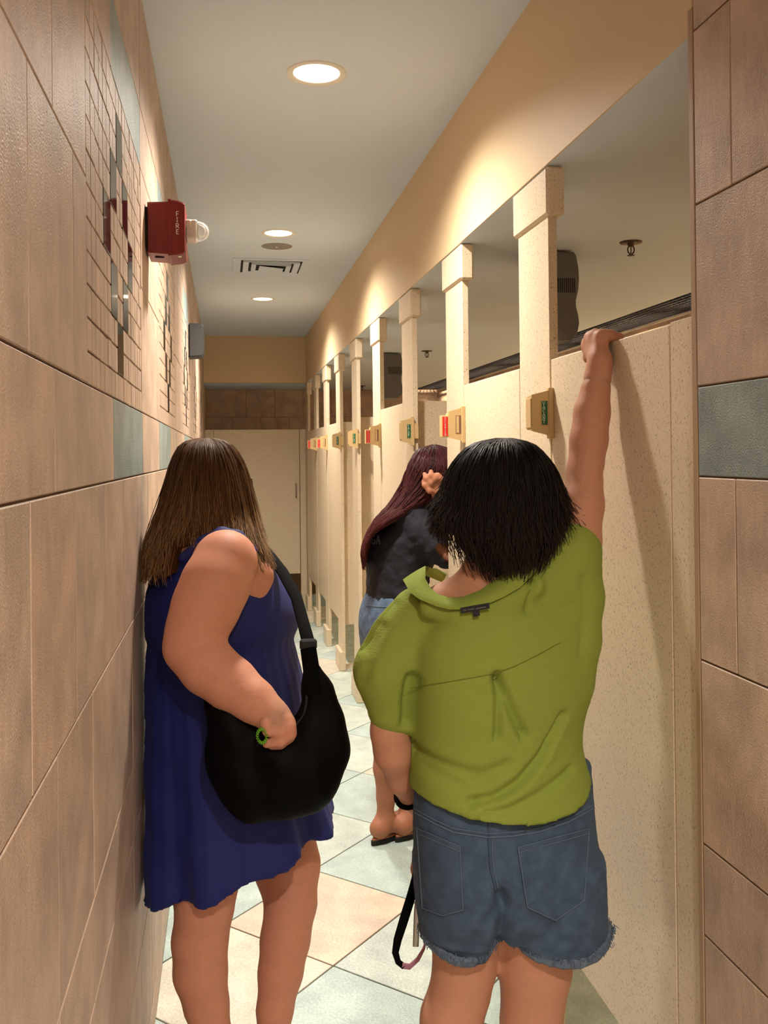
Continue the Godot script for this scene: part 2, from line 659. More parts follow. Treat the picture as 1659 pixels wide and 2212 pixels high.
	we.name = "wall_end"
	add_child(we)
	struct(we, "dim tan tile wall at the corridor end")
	slab("backing", Vector3(LEFT - 0.16, 0, ENDZ - 0.15), Vector3(DEEP + 0.15, LOW + 0.3, ENDZ - 0.0045), M.grout, we)
	var cols := [-0.198, 0.075, 0.381, 0.683, 0.99, 1.295, 1.60, 1.905, 2.21, 2.33]
	for r in range(5, 9):
		for c in cols.size() - 1:
			var x0: float = cols[c] + (0.15 if r % 2 == 0 and c > 0 else 0.0)
			var x1: float = cols[c + 1] + (0.15 if r % 2 == 0 and c < cols.size() - 2 else 0.0)
			slab("wall_tile", Vector3(x0 + 0.0015, ROWS[r] + 0.0015, ENDZ - 0.009), Vector3(x1 - 0.0015, minf(ROWS[r + 1], LOW) - 0.0015, ENDZ), tan_mat(r + c), we, 0.0015)
	struct(slab("wall_stalls", Vector3(DEEP, 0, ENDZ - 0.1), Vector3(DEEP + 0.15, LOW + 0.3, -1.3), M.tile_tan_1), "tan back wall behind the stalls")
	struct(slab("wall_first_stall", Vector3(RIGHT + 0.16, 0, -1.42), Vector3(DEEP + 0.15, LOW + 0.3, -1.3), M.tile_tan_2), "side wall of the first stall")
	struct(slab("wall_back", Vector3(LEFT - 0.16, 0, BACKZ), Vector3(RIGHT + 0.16, TOP, BACKZ + 0.15), M.tile_tan_1), "tan wall behind the viewer")

# ---------------------------------------------------------------- stalls
const POSTS := 9
func post_z(k: int) -> float:   # near edge of the panel post, 1 is next to the first door
	return -2.143 - 0.8352 * (k - 1)

func build_stalls():
	var ordinal := ["", "first", "second", "third", "fourth", "fifth", "sixth", "seventh", "eighth", "ninth"]
	var x0 := RIGHT + 0.009
	var x1 := RIGHT + 0.031
	# the short panel beside the tile wall
	var p0 := thing("stall_post", "narrow speckled beige panel between the tile wall and the first stall door", "stall post", Vector3(x0, 0, -1.49), "stall posts")
	slab("panel", Vector3(0, 0.0, -0.042), Vector3(0.022, 1.735, 0.055), M.panel, p0, 0.0015)
	slab("shoe", Vector3(-0.012, 0, -0.05), Vector3(0.034, 0.13, 0.052), M.panel, p0, 0.003)
	for k in range(1, POSTS + 1):
		var z := post_z(k)
		var t := thing("stall_post", "speckled beige stall post with square cap, %s along from the tile wall" % ordinal[k], "stall post", Vector3(x0, 0, z - 0.125), "stall posts")
		slab("panel", Vector3(0, 0, -0.115), Vector3(0.022, LOW - 0.06, 0.118), M.panel, t, 0.0015)
		slab("cap", Vector3(-0.009, LOW - 0.122, -0.135), Vector3(0.038, LOW - 0.001, 0.135), M.panel, t, 0.007)
		slab("shoe", Vector3(-0.020, 0.001, -0.13), Vector3(0.022, 0.135, 0.122), M.panel, t, 0.004)
		slab("shoe_joint", Vector3(-0.0206, 0.003, 0.104), Vector3(-0.018, 0.13, 0.106), M.grout, t, 0.0005)
		if k < POSTS:
			lock(k, z, not (k in [2, 4, 7, 8]), ordinal[k])
		# side partition behind the post
		var s := thing("stall_partition", "speckled beige partition behind the %s stall post" % ordinal[k], "partition", Vector3(x1 + 0.003, 0, z - 0.125), "stall partitions")
		slab("sheet", Vector3(0, 0.30, -0.011), Vector3(DEEP - x1 - 0.006, 1.735, 0.011), M.panel, s, 0.0015)
		for by in [0.42, 1.62]:
			slab("wall_bracket", Vector3(DEEP - x1 - 0.05, by, -0.03), Vector3(DEEP - x1 - 0.004, by + 0.06, 0.03), M.steel, s, 0.002)
		slab("floor_post", Vector3(DEEP - x1 - 0.10, 0.001, -0.02), Vector3(DEEP - x1 - 0.06, 0.31, 0.02), M.steel, s, 0.002)
	# doors: between the far edge of one post and the near edge of the next
	for k in range(1, POSTS + 1):
		var near := -1.5345 if k == 1 else post_z(k - 1) - 0.2435
		var far := post_z(k) - 0.004
		var open: bool = k in [3, 5, 6]
		var d := thing("stall_door", "speckled beige stall door %s, before the %s post" % ["swung inward" if open else "closed", ordinal[k]], "door", Vector3(x0 + 0.001, 0, near), "stall doors")
		var w := near - far - 0.006
		slab("leaf", Vector3(0, 0.322, -w - 0.003), Vector3(0.021, 1.732, -0.003), M.panel, d, 0.002)
		for by in [0.45, 1.50]:
			slab("hinge", Vector3(0.019, by, -0.03), Vector3(0.034, by + 0.10, 0.0), M.steel, d, 0.002)
		slab("hook", Vector3(0.021, 1.55, -w * 0.5 - 0.012), Vector3(0.05, 1.60, -w * 0.5 + 0.012), M.steel, d, 0.003)
		if open:
			d.rotation_degrees.y = -84.0
			d.position += Vector3(0.026, 0, -0.034)
	# the stall across the end of the corridor
	var ez := -9.16
	var a := thing("stall_post", "plain beige side panel of the stall across the corridor end, by the left wall", "stall post", Vector3(LEFT + 0.002, 0, ez), "stall posts")
	slab("panel", Vector3(0, 0, -0.022), Vector3(0.082, 1.76, 0.0), M.panel, a, 0.0015)
	slab("shoe", Vector3(0.0, 0.001, -0.03), Vector3(0.09, 0.135, 0.01), M.panel, a, 0.003)
	var d2 := thing("stall_door", "wide beige stall door across the corridor end with a long pull", "door", Vector3(LEFT + 0.088, 0, ez), "stall doors")
	slab("leaf", Vector3(0, 0.322, -0.022), Vector3(0.838, 1.76, 0.0), M.panel, d2, 0.002)
	var hb := MB.new()
	hb.tube(PackedVector3Array([Vector3(0.80, 1.08, 0.0), Vector3(0.80, 1.085, 0.028), Vector3(0.80, 1.10, 0.032), Vector3(0.80, 1.20, 0.032), Vector3(0.80, 1.215, 0.028), Vector3(0.80, 1.22, 0.0)]), PackedFloat32Array([0.006, 0.006, 0.006, 0.006, 0.006, 0.006]), 8)
	mi("pull", hb.done(), M.steel, d2)
	var b := thing("stall_post", "plain beige side panel of the stall across the corridor end, by the stall row", "stall post", Vector3(LEFT + 0.932, 0, ez), "stall posts")
	slab("panel", Vector3(0, 0, -0.022), Vector3(0.06, 1.76, 0.0), M.panel, b, 0.0015)

func lock(k: int, z: float, vacant: bool, ord: String):
	# a housing that stands out from the post edge; its face looks along the corridor
	var word := "VACANT" if vacant else "OCCUPIED"
	var t := thing("stall_lock", "beige stall lock reading %s on the %s post" % [word, ord], "lock", Vector3(RIGHT + 0.009, 1.60, z + 0.008), "stall locks")
	var mb := MB.new()
	# tapered housing: tall at the post, shorter at its outer end
	var prof := [[-0.055, -0.044, 0.044], [0.0, -0.058, 0.058]]
	var zf := 0.006
	var zb := -0.034
	var p := []
	for q in prof:
		p.append([Vector3(q[0], q[1], zf), Vector3(q[0], q[2], zf), Vector3(q[0], q[2] * 0.9, zb), Vector3(q[0], q[1] * 0.9, zb)])
	mb.quad(p[0][0], p[0][1], p[1][1], p[1][0], Vector3(0, 0, 1))
	mb.quad(p[0][3], p[0][2], p[1][2], p[1][3], Vector3(0, 0, -1))
	mb.quad(p[0][0], p[0][1], p[0][2], p[0][3], Vector3(-1, 0, 0))
	mb.quad(p[1][0], p[1][1], p[1][2], p[1][3], Vector3(1, 0, 0))
	mb.quad(p[0][1], p[0][2], p[1][2], p[1][1], Vector3(0, 1, 0))
	mb.quad(p[0][0], p[0][3], p[1][3], p[1][0], Vector3(0, -1, 0))
	mi("housing", mb.done(), M.lock_beige, t)
	slab("flange", Vector3(-0.012, -0.062, -0.01), Vector3(0.001, 0.062, 0.0085), M.lock_beige, t, 0.0015)
	slab("end_plate", Vector3(-0.0575, -0.036, -0.032), Vector3(-0.053, 0.036, 0.0045), M.lock_beige, t, 0.001)
	if vacant:
		slab("slide", Vector3(0.001, -0.032, -0.008), Vector3(0.019, 0.032, 0.005), M.lock_beige, t, 0.001)
		var w := slab("sign", Vector3(-0.031, -0.029, 0.0058), Vector3(-0.0145, 0.029, 0.0066), M.sign_green, t)
		for side in [[-0.0325, -0.0305, -0.031, 0.031], [-0.015, -0.0132, -0.031, 0.031]]:
			slab("window_edge", Vector3(side[0], side[2], 0.0055), Vector3(side[1], side[3], 0.0076), M.lock_beige, t, 0.0004)
		for s in [[-0.031, -0.029], [0.029, 0.031]]:
			slab("window_edge", Vector3(-0.0325, s[0], 0.0055), Vector3(-0.0132, s[1], 0.0076), M.lock_beige, t, 0.0004)
		for j in word.length():
			txt("letter", word[j], "Droid Serif", 0.0078, M.ink_white, w, Transform3D(Basis.IDENTITY, Vector3(-0.0245, 0.0225 - 0.0088 * j, 0.0068) - w.position))
	else:
		slab("slide", Vector3(-0.080, -0.042, -0.026), Vector3(-0.053, 0.030, 0.004), M.lock_beige, t, 0.001)
		var w := slab("sign", Vector3(-0.0765, -0.038, 0.0037), Vector3(-0.0585, 0.026, 0.0048), M.sign_red, t)
		for j in word.length():
			txt("letter", word[j], "Droid Serif", 0.0058, M.ink_white, w, Transform3D(Basis.IDENTITY, Vector3(-0.0675, 0.0215 - 0.0079 * j, 0.005) - w.position))
		slab("window", Vector3(-0.032, -0.030, 0.0054), Vector3(-0.014, 0.030, 0.0066), M.grout, t)
		slab("slide_face", Vector3(-0.030, -0.028, 0.0056), Vector3(-0.021, 0.028, 0.0070), M.lock_beige, t)

# ---------------------------------------------------------------- lamps, vents, wall devices
func build_fixtures():
	for k in LAMPZ.size():
		downlight(Vector3(LAMPX, TOP, LAMPZ[k]), ["nearest the fire alarm", "beside the ceiling speaker", "between the vent and the corridor end", "above the near tile wall with the blue band", "by the wall opposite the corridor end"][k], LAMP_ENERGY[k])
	speaker_disc()
	vent()
	alarm()
	grey_box()
	for s in [[Vector3(1.35, LOW, -2.887), "over the first stalls"], [Vector3(1.367, LOW, -6.127), "over the middle stalls"], [Vector3(1.39, LOW, -9.3), "over the last stalls"]]:
		sprinkler(s[0], s[1])
	purifier(Vector3(1.13, LOW, -3.02), "beside the first sprinkler")
	purifier(Vector3(1.13, LOW, -6.24), "beside the middle sprinkler")
	louver()

func downlight(p: Vector3, where: String, energy: float):
	var t := thing("downlight", "round recessed ceiling downlight, glowing warm white, %s" % where, "downlight", p, "ceiling downlights")
	var mb := MB.new()
	mb.lathe([Vector2(0.070, 0.0), Vector2(0.074, -0.004), Vector2(0.086, -0.005), Vector2(0.090, -0.003), Vector2(0.091, 0.0)], 40)
	mi("trim_ring", mb.done(), M.trim_white, t)
	var ml := MB.new()
	ml.lathe([Vector2(0.0, -0.003), Vector2(0.05, -0.0025), Vector2(0.070, -0.001)], 40)
	mi("light_lens", ml.done(), M.diffuser_glow, t)
	var s := SpotLight3D.new()
	s.name = "lamp"
	s.spot_angle = 75.0
	s.spot_angle_attenuation = 1.0
	s.light_color = Color(1.0, 0.962, 0.91)
	s.light_energy = energy * 2.6
	s.light_size = 0.06
	s.spot_range = 14.0
	s.spot_attenuation = 2.0
	s.shadow_enabled = true
	s.position = Vector3(0, -0.012, 0)
	s.rotation_degrees = Vector3(-90, 0, 0)
	t.add_child(s)

func speaker_disc():
	var t := thing("ceiling_speaker", "round flush ceiling speaker with a grey perforated centre", "speaker", Vector3(0.291, TOP, -5.08))
	var mb := MB.new()
	mb.lathe([Vector2(0.085, -0.002), Vector2(0.12, -0.004), Vector2(0.155, -0.004), Vector2(0.160, 0.0)], 48)
	mi("rim", mb.done(), M.paint_ceiling, t)
	var g := MB.new()
	g.lathe([Vector2(0.0, -0.007), Vector2(0.05, -0.006), Vector2(0.086, -0.002)], 48)
	mi("grille", g.done(), mat("speaker_grille", Color(0.52, 0.50, 0.47), 0.6), t)
	var d := MB.new()
	d.lathe([Vector2(0.0, -0.010), Vector2(0.006, -0.009), Vector2(0.008, -0.006)], 12)
	mi("centre_screw", d.done(), M.trim_white, t)

func vent():
	var t := thing("ceiling_vent", "square ceiling air diffuser with nested frames, its core hanging crooked", "vent", Vector3(0.284, TOP, -5.64))
	slab("backing", Vector3(-0.205, -0.0015, -0.205), Vector3(0.205, -0.0002, 0.205), M.dark_slot, t)
	# nested square frames, each a sloping ring that overlaps the next with a narrow gap
	var rings := [[0.228, 0.182, -0.003, -0.005, 0.0], [0.168, 0.134, -0.006, -0.014, -0.012], [0.118, 0.090, -0.010, -0.018, -0.03]]
	for k in 3:
		var so: float = rings[k][0]
		var si: float = rings[k][1]
		var y1: float = rings[k][2]
		var y2: float = rings[k][3]
		var mb := MB.new()
		var tilt := Basis(Vector3(0, 0, 1), rings[k][4])
		for s in 4:
			var rot := tilt * Basis(Vector3.UP, s * PI / 2)
			var q := [Vector3(-so, y2, so), Vector3(so, y2, so), Vector3(si, y1, si), Vector3(-si, y1, si), Vector3(-so, y1 * 0.2, so), Vector3(so, y1 * 0.2, so)]
			for j in 6:
				q[j] = rot * q[j]
			mb.quad(q[0], q[1], q[2], q[3], Vector3.DOWN)
			mb.quad(q[4], q[5], q[1], q[0], rot * Vector3(0, 0, 1))
		mi("frame", mb.done(), M.paint_ceiling, t)
	var core := slab("core", Vector3(-0.072, -0.022, -0.072), Vector3(0.072, -0.018, 0.072), M.paint_ceiling, t, 0.001)
	core.rotation = Vector3(0.0, 0.03, -0.09)

func alarm():
	# red fire alarm with a strobe, its FIRE side towards the corridor entrance
	var z := -2.41
	var t := thing("fire_alarm", "red wall fire alarm with FIRE lettering and a clear strobe lamp", "fire alarm", Vector3(LEFT, 2.094, z))
	slab("mount_plate", Vector3(0.0, -0.052, -0.118), Vector3(0.008, 0.052, -0.006), M.dark_slot, t, 0.002)
	# box with a rounded outer end, drawn as a profile in x-y and pushed along z
	var body := PackedVector2Array([Vector2(0.006, -0.066), Vector2(0.062, -0.069), Vector2(0.062, 0.067), Vector2(0.006, 0.064)])
	extrude(t, "back_box", body, -0.122, -0.003, M.alarm_red, 0.004)
	var cov := PackedVector2Array([Vector2(0.064, -0.072)])
	for k in 7:
		var a := -1.0 + k * 0.15
		cov.append(Vector2(0.064 + 0.038 * sin((a + 1.0) * 1.5), -0.072 + 0.012 * (1.0 - cos((a + 1.0) * 1.5))))
	var top := []
	for q in cov:
		top.append(Vector2(q.x, -q.y * 0.98))
	top.reverse()
	for q in top:
		cov.append(q)
	var cover := extrude(t, "cover", cov, -0.124, 0.0, M.alarm_red, 0.003)
	extrude(t, "rim_band", PackedVector2Array([Vector2(0.058, -0.0735), Vector2(0.066, -0.0735), Vector2(0.066, 0.0725), Vector2(0.058, 0.0725)]), -0.125, 0.0012, M.alarm_red, 0.002)
	for j in 4:
		txt("letter", "FIRE"[j], "Droid Sans", 0.0125, M.ink_white, cover, Transform3D(Basis.IDENTITY, Vector3(0.0815, 0.034 - 0.0155 * j, 0.0004)))
	# strobe
	slab("strobe_base", Vector3(0.100, -0.020, -0.095), Vector3(0.131, 0.030, -0.030), M.white_plastic, t, 0.004)
	slab("strobe_clip", Vector3(0.099, 0.008, -0.034), Vector3(0.116, 0.028, -0.026), M.white_plastic, t, 0.003)
	var mb := MB.new()
	var prof := []
	for k in 9:
		var a := k * PI / 16
		prof.append(Vector2(0.027 * cos(a), 0.030 * sin(a)))
	var xf := Transform3D(Basis(Vector3(0, 0, 1), -PI / 2), Vector3(0.131, 0.005, -0.062))
	mb.lathe(prof, 24, xf)
	mi("strobe_dome", mb.done(), M.clear_plastic, t)
	slab("strobe_reflector", Vector3(0.1315, -0.014, -0.085), Vector3(0.134, 0.024, -0.04), M.steel, t, 0.001)
	var tb := MB.new()
	tb.tube(PackedVector3Array([Vector3(0.136, -0.010, -0.062), Vector3(0.146, -0.006, -0.062), Vector3(0.149, 0.006, -0.062), Vector3(0.146, 0.016, -0.062), Vector3(0.136, 0.020, -0.062)]), PackedFloat32Array([0.003, 0.003, 0.003, 0.003, 0.003]), 8)
	mi("flash_tube", tb.done(), M.trim_white, t)
	slab("keyhole", Vector3(0.022, -0.0705, -0.05), Vector3(0.045, -0.067, -0.045), M.dark_slot, t, 0.0005)
	slab("label_spot", Vector3(0.082, -0.0715, -0.03), Vector3(0.090, -0.0685, -0.02), M.ink_white, t, 0.0005)

func extrude(parent: Node3D, called: String, poly: PackedVector2Array, z0: float, z1: float, m: Material, bev := 0.002) -> MeshInstance3D:
	# a polygon in x-y pushed from z0 to z1, its front edge chamfered
	var mb := MB.new()
	var cen := Vector2.ZERO
	for p in poly:
		cen += p / poly.size()
	var n := poly.size()
	for k in n:
		var a := poly[k]
		var b := poly[(k + 1) % n]
		var mid := (a + b) * 0.5 - cen
		var nn := Vector2((b - a).y, -(b - a).x)
		if nn.dot(mid) < 0:
			nn = -nn
		var o := Vector3(nn.x, nn.y, 0).normalized()
		var ai := a + (cen - a).normalized() * bev * 1.3
		var bi := b + (cen - b).normalized() * bev * 1.3
		mb.quad(Vector3(a.x, a.y, z0), Vector3(b.x, b.y, z0), Vector3(b.x, b.y, z1 - bev), Vector3(a.x, a.y, z1 - bev), o)
		mb.quad(Vector3(a.x, a.y, z1 - bev), Vector3(b.x, b.y, z1 - bev), Vector3(bi.x, bi.y, z1), Vector3(ai.x, ai.y, z1), o + Vector3(0, 0, 1))
	var inner := PackedVector2Array()
	for p in poly:
		inner.append(p + (cen - p).normalized() * bev * 1.3)
	var ix := Geometry2D.triangulate_polygon(inner)
	for k in range(0, ix.size(), 3):
		var a := inner[ix[k]]
		var b := inner[ix[k + 1]]
		var c := inner[ix[k + 2]]
		mb.tri(Vector3(a.x, a.y, z1), Vector3(b.x, b.y, z1), Vector3(c.x, c.y, z1), Vector3(0, 0, 1))
		mb.tri(Vector3(a.x, a.y, z0), Vector3(b.x, b.y, z0), Vector3(c.x, c.y, z0), Vector3(0, 0, -1))
	return mi(called, mb.done(), m, parent)

func grey_box():
	var t := thing("wall_dispenser", "grey rounded plastic dispenser high on the left tile wall", "dispenser", Vector3(LEFT, 2.15, -5.23))
	var prof := PackedVector2Array()
	for q in [[0.004, -0.094, 0.0], [0.074, -0.090, 1.0], [0.086, -0.070, 1.0], [0.087, 0.088, 1.0], [0.070, 0.099, 1.0], [0.004, 0.100, 0.0]]:
		prof.append(Vector2(q[0], q[1]))
	extrude(t, "shell", prof, -0.11, 0.0, M.grey_plastic, 0.008)
	slab("seam", Vector3(0.001, -0.0495, -0.108), Vector3(0.0878, -0.048, -0.004), M.dark_slot, t)
	slab("back_plate", Vector3(0.0, -0.085, -0.105), Vector3(0.006, 0.09, -0.006), M.dark_slot, t)

func sprinkler(p: Vector3, where: String):
	var t := thing("sprinkler", "bronze pendant fire sprinkler on the grey ceiling %s" % where, "sprinkler", p, "ceiling sprinklers")
	var mb := MB.new()
	mb.lathe([Vector2(0.0, -0.006), Vector2(0.022, -0.006), Vector2(0.036, -0.004), Vector2(0.038, 0.0)], 28)
	mi("escutcheon", mb.done(), M.bronze, t)
	var st := MB.new()
	st.lathe([Vector2(0.0, -0.016), Vector2(0.009, -0.016), Vector2(0.011, -0.006)], 16)
	mi("body", st.done(), M.bronze, t)
	for s in [-1.0, 1.0]:
		var arm := MB.new()
		arm.tube(PackedVector3Array([Vector3(s * 0.008, -0.014, 0), Vector3(s * 0.012, -0.024, 0), Vector3(s * 0.010, -0.034, 0), Vector3(s * 0.002, -0.042, 0)]), PackedFloat32Array([0.0025, 0.0025, 0.0025, 0.0025]), 8)
		mi("frame_arm", arm.done(), M.bronze, t)
	var bulb := MB.new()
	bulb.lathe([Vector2(0.0, -0.040), Vector2(0.002, -0.038), Vector2(0.002, -0.018), Vector2(0.0, -0.016)], 10)
	mi("glass_bulb", bulb.done(), M.bronze, t)
	var de := MB.new()
	de.lathe([Vector2(0.0, -0.047), Vector2(0.012, -0.046), Vector2(0.013, -0.044), Vector2(0.0, -0.042)], 20)
	mi("deflector", de.done(), M.bronze, t)

func purifier(p: Vector3, where: String):
	var t := thing("air_unit", "dark grey ceiling air unit with vent slots, %s" % where, "air unit", p, "ceiling air units")
	# side profile in x-y with a wavy outer edge
	var prof := PackedVector2Array([Vector2(-0.055, -0.004), Vector2(0.072, -0.008), Vector2(0.080, -0.02), Vector2(0.088, -0.06), Vector2(0.090, -0.10), Vector2(0.087, -0.14), Vector2(0.078, -0.175), Vector2(0.078, -0.20), Vector2(0.086, -0.235), Vector2(0.088, -0.26), Vector2(0.080, -0.295), Vector2(0.060, -0.315), Vector2(-0.055, -0.318)])
	extrude(t, "shell", prof, -0.22, 0.0, M.unit_grey, 0.004)
	for k in 12:
		slab("slot", Vector3(-0.012 + k * 0.0075, -0.150, -0.001), Vector3(-0.0085 + k * 0.0075, -0.100, 0.0008), M.dark_slot, t)
	slab("hanger", Vector3(-0.04, -0.006, -0.16), Vector3(0.05, 0.0, -0.06), M.steel, t, 0.001)

func louver():
	var t := thing("light_louver", "dark egg crate louver strip along the stall ceiling edge with a hidden lamp", "louver", Vector3(2.045, LOW, -1.43))
	var len := 8.44
	var mb := MB.new()
	var w := DEEP - 2.045
	for k in range(1, 9):
		mb.box(Vector3(w * k / 9.0 - 0.0008, 0.0, -len), Vector3(w * k / 9.0 + 0.0008, 0.02, 0.0))
	var n := int(len / 0.032)
	for k in range(1, n):
		mb.box(Vector3(0.003, 0.001, -k * 0.032 - 0.0008), Vector3(w - 0.003, 0.019, -k * 0.032 + 0.0008))
	mi("grid", mb.done(), M.louver, t).set_meta("kind", "stuff")
	slab("wall_strip", Vector3(w - 0.014, -0.008, -len), Vector3(w - 0.003, 0.002, 0.0), M.trim_white, t, 0.001)
	for k in 6:
		var z0 := -0.1 - k * 1.39
		var tb := MB.new()
		tb.tube(PackedVector3Array([Vector3(w * 0.5, 0.13, z0), Vector3(w * 0.5, 0.13, z0 - 1.2)]), PackedFloat32Array([0.013, 0.013]), 12)
		mi("lamp_tube", tb.done(), M.tube_glow, t)
		var l := AreaLight3D.new()
		l.name = "lamp"
		l.area_size = Vector2(0.026, 1.2)
		l.light_color = Color(1.0, 0.90, 0.74)
		l.light_energy = 4.2
		l.shadow_enabled = true
		l.position = Vector3(w * 0.5, 0.11, z0 - 0.6)
		l.rotation_degrees = Vector3(-90, 0, 0)
		t.add_child(l, true)

# ---------------------------------------------------------------- smooth bodies
class Field:
	# distances of bones and shells joined smoothly on a grid, meshed as surface nets
	var o: Vector3
	var h: float
	var nx: int
	var ny: int
	var nz: int
	var k: float
	var val: PackedFloat32Array
	func _init(lo: Vector3, hi: Vector3, cell: float, blend := 0.012):
		o = lo
		h = cell
		k = blend
		nx = int(ceil((hi.x - lo.x) / cell)) + 1
		ny = int(ceil((hi.y - lo.y) / cell)) + 1
		nz = int(ceil((hi.z - lo.z) / cell)) + 1
		val.resize(nx * ny * nz)
	func span(lo: Vector3, hi: Vector3) -> Array:
		var a := (lo - o) / h
		var b := (hi - o) / h
		return [clampi(int(floor(a.x)), 0, nx - 1), clampi(int(ceil(b.x)), 0, nx - 1), clampi(int(floor(a.y)), 0, ny - 1), clampi(int(ceil(b.y)), 0, ny - 1), clampi(int(floor(a.z)), 0, nz - 1), clampi(int(ceil(b.z)), 0, nz - 1)]
	func cap(a: Vector3, b: Vector3, ra: float, rb: float, w := Vector3.ZERO, s := 1.0):
		# tapered capsule; along w it is s times as thick
		var pad := maxf(4.0 * k, 1.5 * h)
		var e := (maxf(ra, rb)) * maxf(1.0, s) + pad
		var sp := span(Vector3(minf(a.x, b.x), minf(a.y, b.y), minf(a.z, b.z)) - Vector3(e, e, e), Vector3(maxf(a.x, b.x), maxf(a.y, b.y), maxf(a.z, b.z)) + Vector3(e, e, e))
		var ba := b - a
		var f := 1.0 / s - 1.0
		if f != 0.0:
			w = w.normalized()
			ba += w * (ba.dot(w) * f)
		var inv := 1.0 / maxf(ba.length_squared(), 1e-9)
		var dr := rb - ra
		var ik := -1.0 / k
		var sc := 1.0 if s >= 1.0 else lerpf(1.0, s, 0.6)
		for z in range(sp[4], sp[5] + 1):
			for y in range(sp[2], sp[3] + 1):
				var row := (z * ny + y) * nx
				var p := o + Vector3(sp[0], y, z) * h - a
				for x in range(sp[0], sp[1] + 1):
					var q := p
					if f != 0.0:
						q += w * (q.dot(w) * f)
					var t := clampf(q.dot(ba) * inv, 0.0, 1.0)
					var d := ((q - ba * t).length() - ra - dr * t) * sc
					if d < pad:
						val[row + x] += exp(d * ik)
					p.x += h
	func loft(rings: Array, turn: float, hem, ripple, expo := 2.0):
		# rings [y, cx, cz, rx, rz] from top to bottom; the ellipses are turned about y
		var pad := maxf(4.0 * k, 1.5 * h)
		var ax := Vector2(cos(turn), sin(turn))
		var az := Vector2(-sin(turn), cos(turn))
		var ik := -1.0 / k
		var nr := rings.size()
		var top: float = rings[0][0]
		for y in ny:
			var py := o.y + y * h
			if py > top + pad or py < rings[nr - 1][0] - pad:
				continue
			var j := 0
			while j < nr - 2 and py < rings[j + 1][0]:
				j += 1
			var t := clampf((rings[j][0] - py) / maxf(rings[j][0] - rings[j + 1][0], 1e-6), 0.0, 1.0)
			var g := []
			for q in range(1, 5):
				var p0: float = rings[maxi(j - 1, 0)][q]
				var p1: float = rings[j][q]
				var p2: float = rings[j + 1][q]
				var p3: float = rings[mini(j + 2, nr - 1)][q]
				g.append(0.5 * (2.0 * p1 + (p2 - p0) * t + (2.0 * p0 - 5.0 * p1 + 4.0 * p2 - p3) * t * t + (3.0 * p1 - p0 - 3.0 * p2 + p3) * t * t * t))
			var rx: float = maxf(g[2], 0.004)
			var rz: float = maxf(g[3], 0.004)
			var e := maxf(rx, rz) * 1.25 + pad
			var sp := span(Vector3(g[0] - e, py, g[1] - e), Vector3(g[0] + e, py, g[1] + e))
			for z in range(sp[4], sp[5] + 1):
				var row := (z * ny + y) * nx
				for x in range(sp[0], sp[1] + 1):
					var q := Vector2(o.x + x * h - g[0], o.z + z * h - g[1])
					var u := q.dot(ax) / rx
					var v := q.dot(az) / rz
					var m := sqrt(u * u + v * v) if expo == 2.0 else pow(pow(absf(u), expo) + pow(absf(v), expo), 1.0 / expo)
					var ph := atan2(v, u)
					var rr := 1.0
					if ripple != null:
						rr = ripple.call(ph, py)
					m /= rr
					var d := q.length() * (1.0 - 1.0 / m) if m > 0.05 else -minf(rx, rz)
					d = maxf(d, py - top)
					if hem != null:
						d = maxf(d, hem.call(ph, q.x + g[0], q.y + g[1]) - py)
					else:
						d = maxf(d, rings[nr - 1][0] - py)
					if d < pad:
						val[row + x] += exp(d * ik)
	func cut_below(f: Callable):
		# take away everything under the height f(x, z)
		for z in nz:
			for x in nx:
				var yy: float = f.call(o.x + x * h, o.z + z * h)
				for y in ny:
					var d := yy - (o.y + y * h)
					if d < -1.2 * h:
						break
					var i := (z * ny + y) * nx + x
					if val[i] > 0.0:
						val[i] = minf(val[i], exp(-d / k))
	func dist(i: int) -> float:
		return -k * log(val[i]) if val[i] > 1e-12 else 0.3
	func at(p: Vector3) -> float:
		var q := (p - o) / h
		var x := int(floor(q.x))
		var y := int(floor(q.y))
		var z := int(floor(q.z))
		if x < 0 or y < 0 or z < 0 or x >= nx - 1 or y >= ny - 1 or z >= nz - 1:
			return 0.3
		q -= Vector3(x, y, z)
		var i := (z * ny + y) * nx + x
		var a := lerpf(lerpf(dist(i), dist(i + 1), q.x), lerpf(dist(i + nx), dist(i + nx + 1), q.x), q.y)
		i += nx * ny
		var b := lerpf(lerpf(dist(i), dist(i + 1), q.x), lerpf(dist(i + nx), dist(i + nx + 1), q.x), q.y)
		return lerpf(a, b, q.z)
	func hit(p: Vector3, dir: Vector3, reach: float) -> Vector3:
		# the first point of the surface along a ray
		var t := 0.0
		while t < reach:
			if at(p + dir * t) < 0.0:
				var lo := t - h * 0.5
				var hi := t
				for n in 8:
					var m := (lo + hi) * 0.5
					if at(p + dir * m) < 0.0:
						hi = m
					else:
						lo = m
				return p + dir * hi
			t += h * 0.5
		return Vector3.INF
	func mesh(mb: MB, disp = null):
		var id := {}
		var b0 := mb.v.size()
		var offs := [0, 1, nx, nx + 1, nx * ny, nx * ny + 1, nx * ny + nx, nx * ny + nx + 1]
		var cor := [Vector3(0, 0, 0), Vector3(1, 0, 0), Vector3(0, 1, 0), Vector3(1, 1, 0), Vector3(0, 0, 1), Vector3(1, 0, 1), Vector3(0, 1, 1), Vector3(1, 1, 1)]
		var eds := [[0, 1], [2, 3], [4, 5], [6, 7], [0, 2], [1, 3], [4, 6], [5, 7], [0, 4], [1, 5], [2, 6], [3, 7]]
		var dd := PackedFloat32Array()
		dd.resize(8)
		var n1 := nx
		var n2 := nx * ny
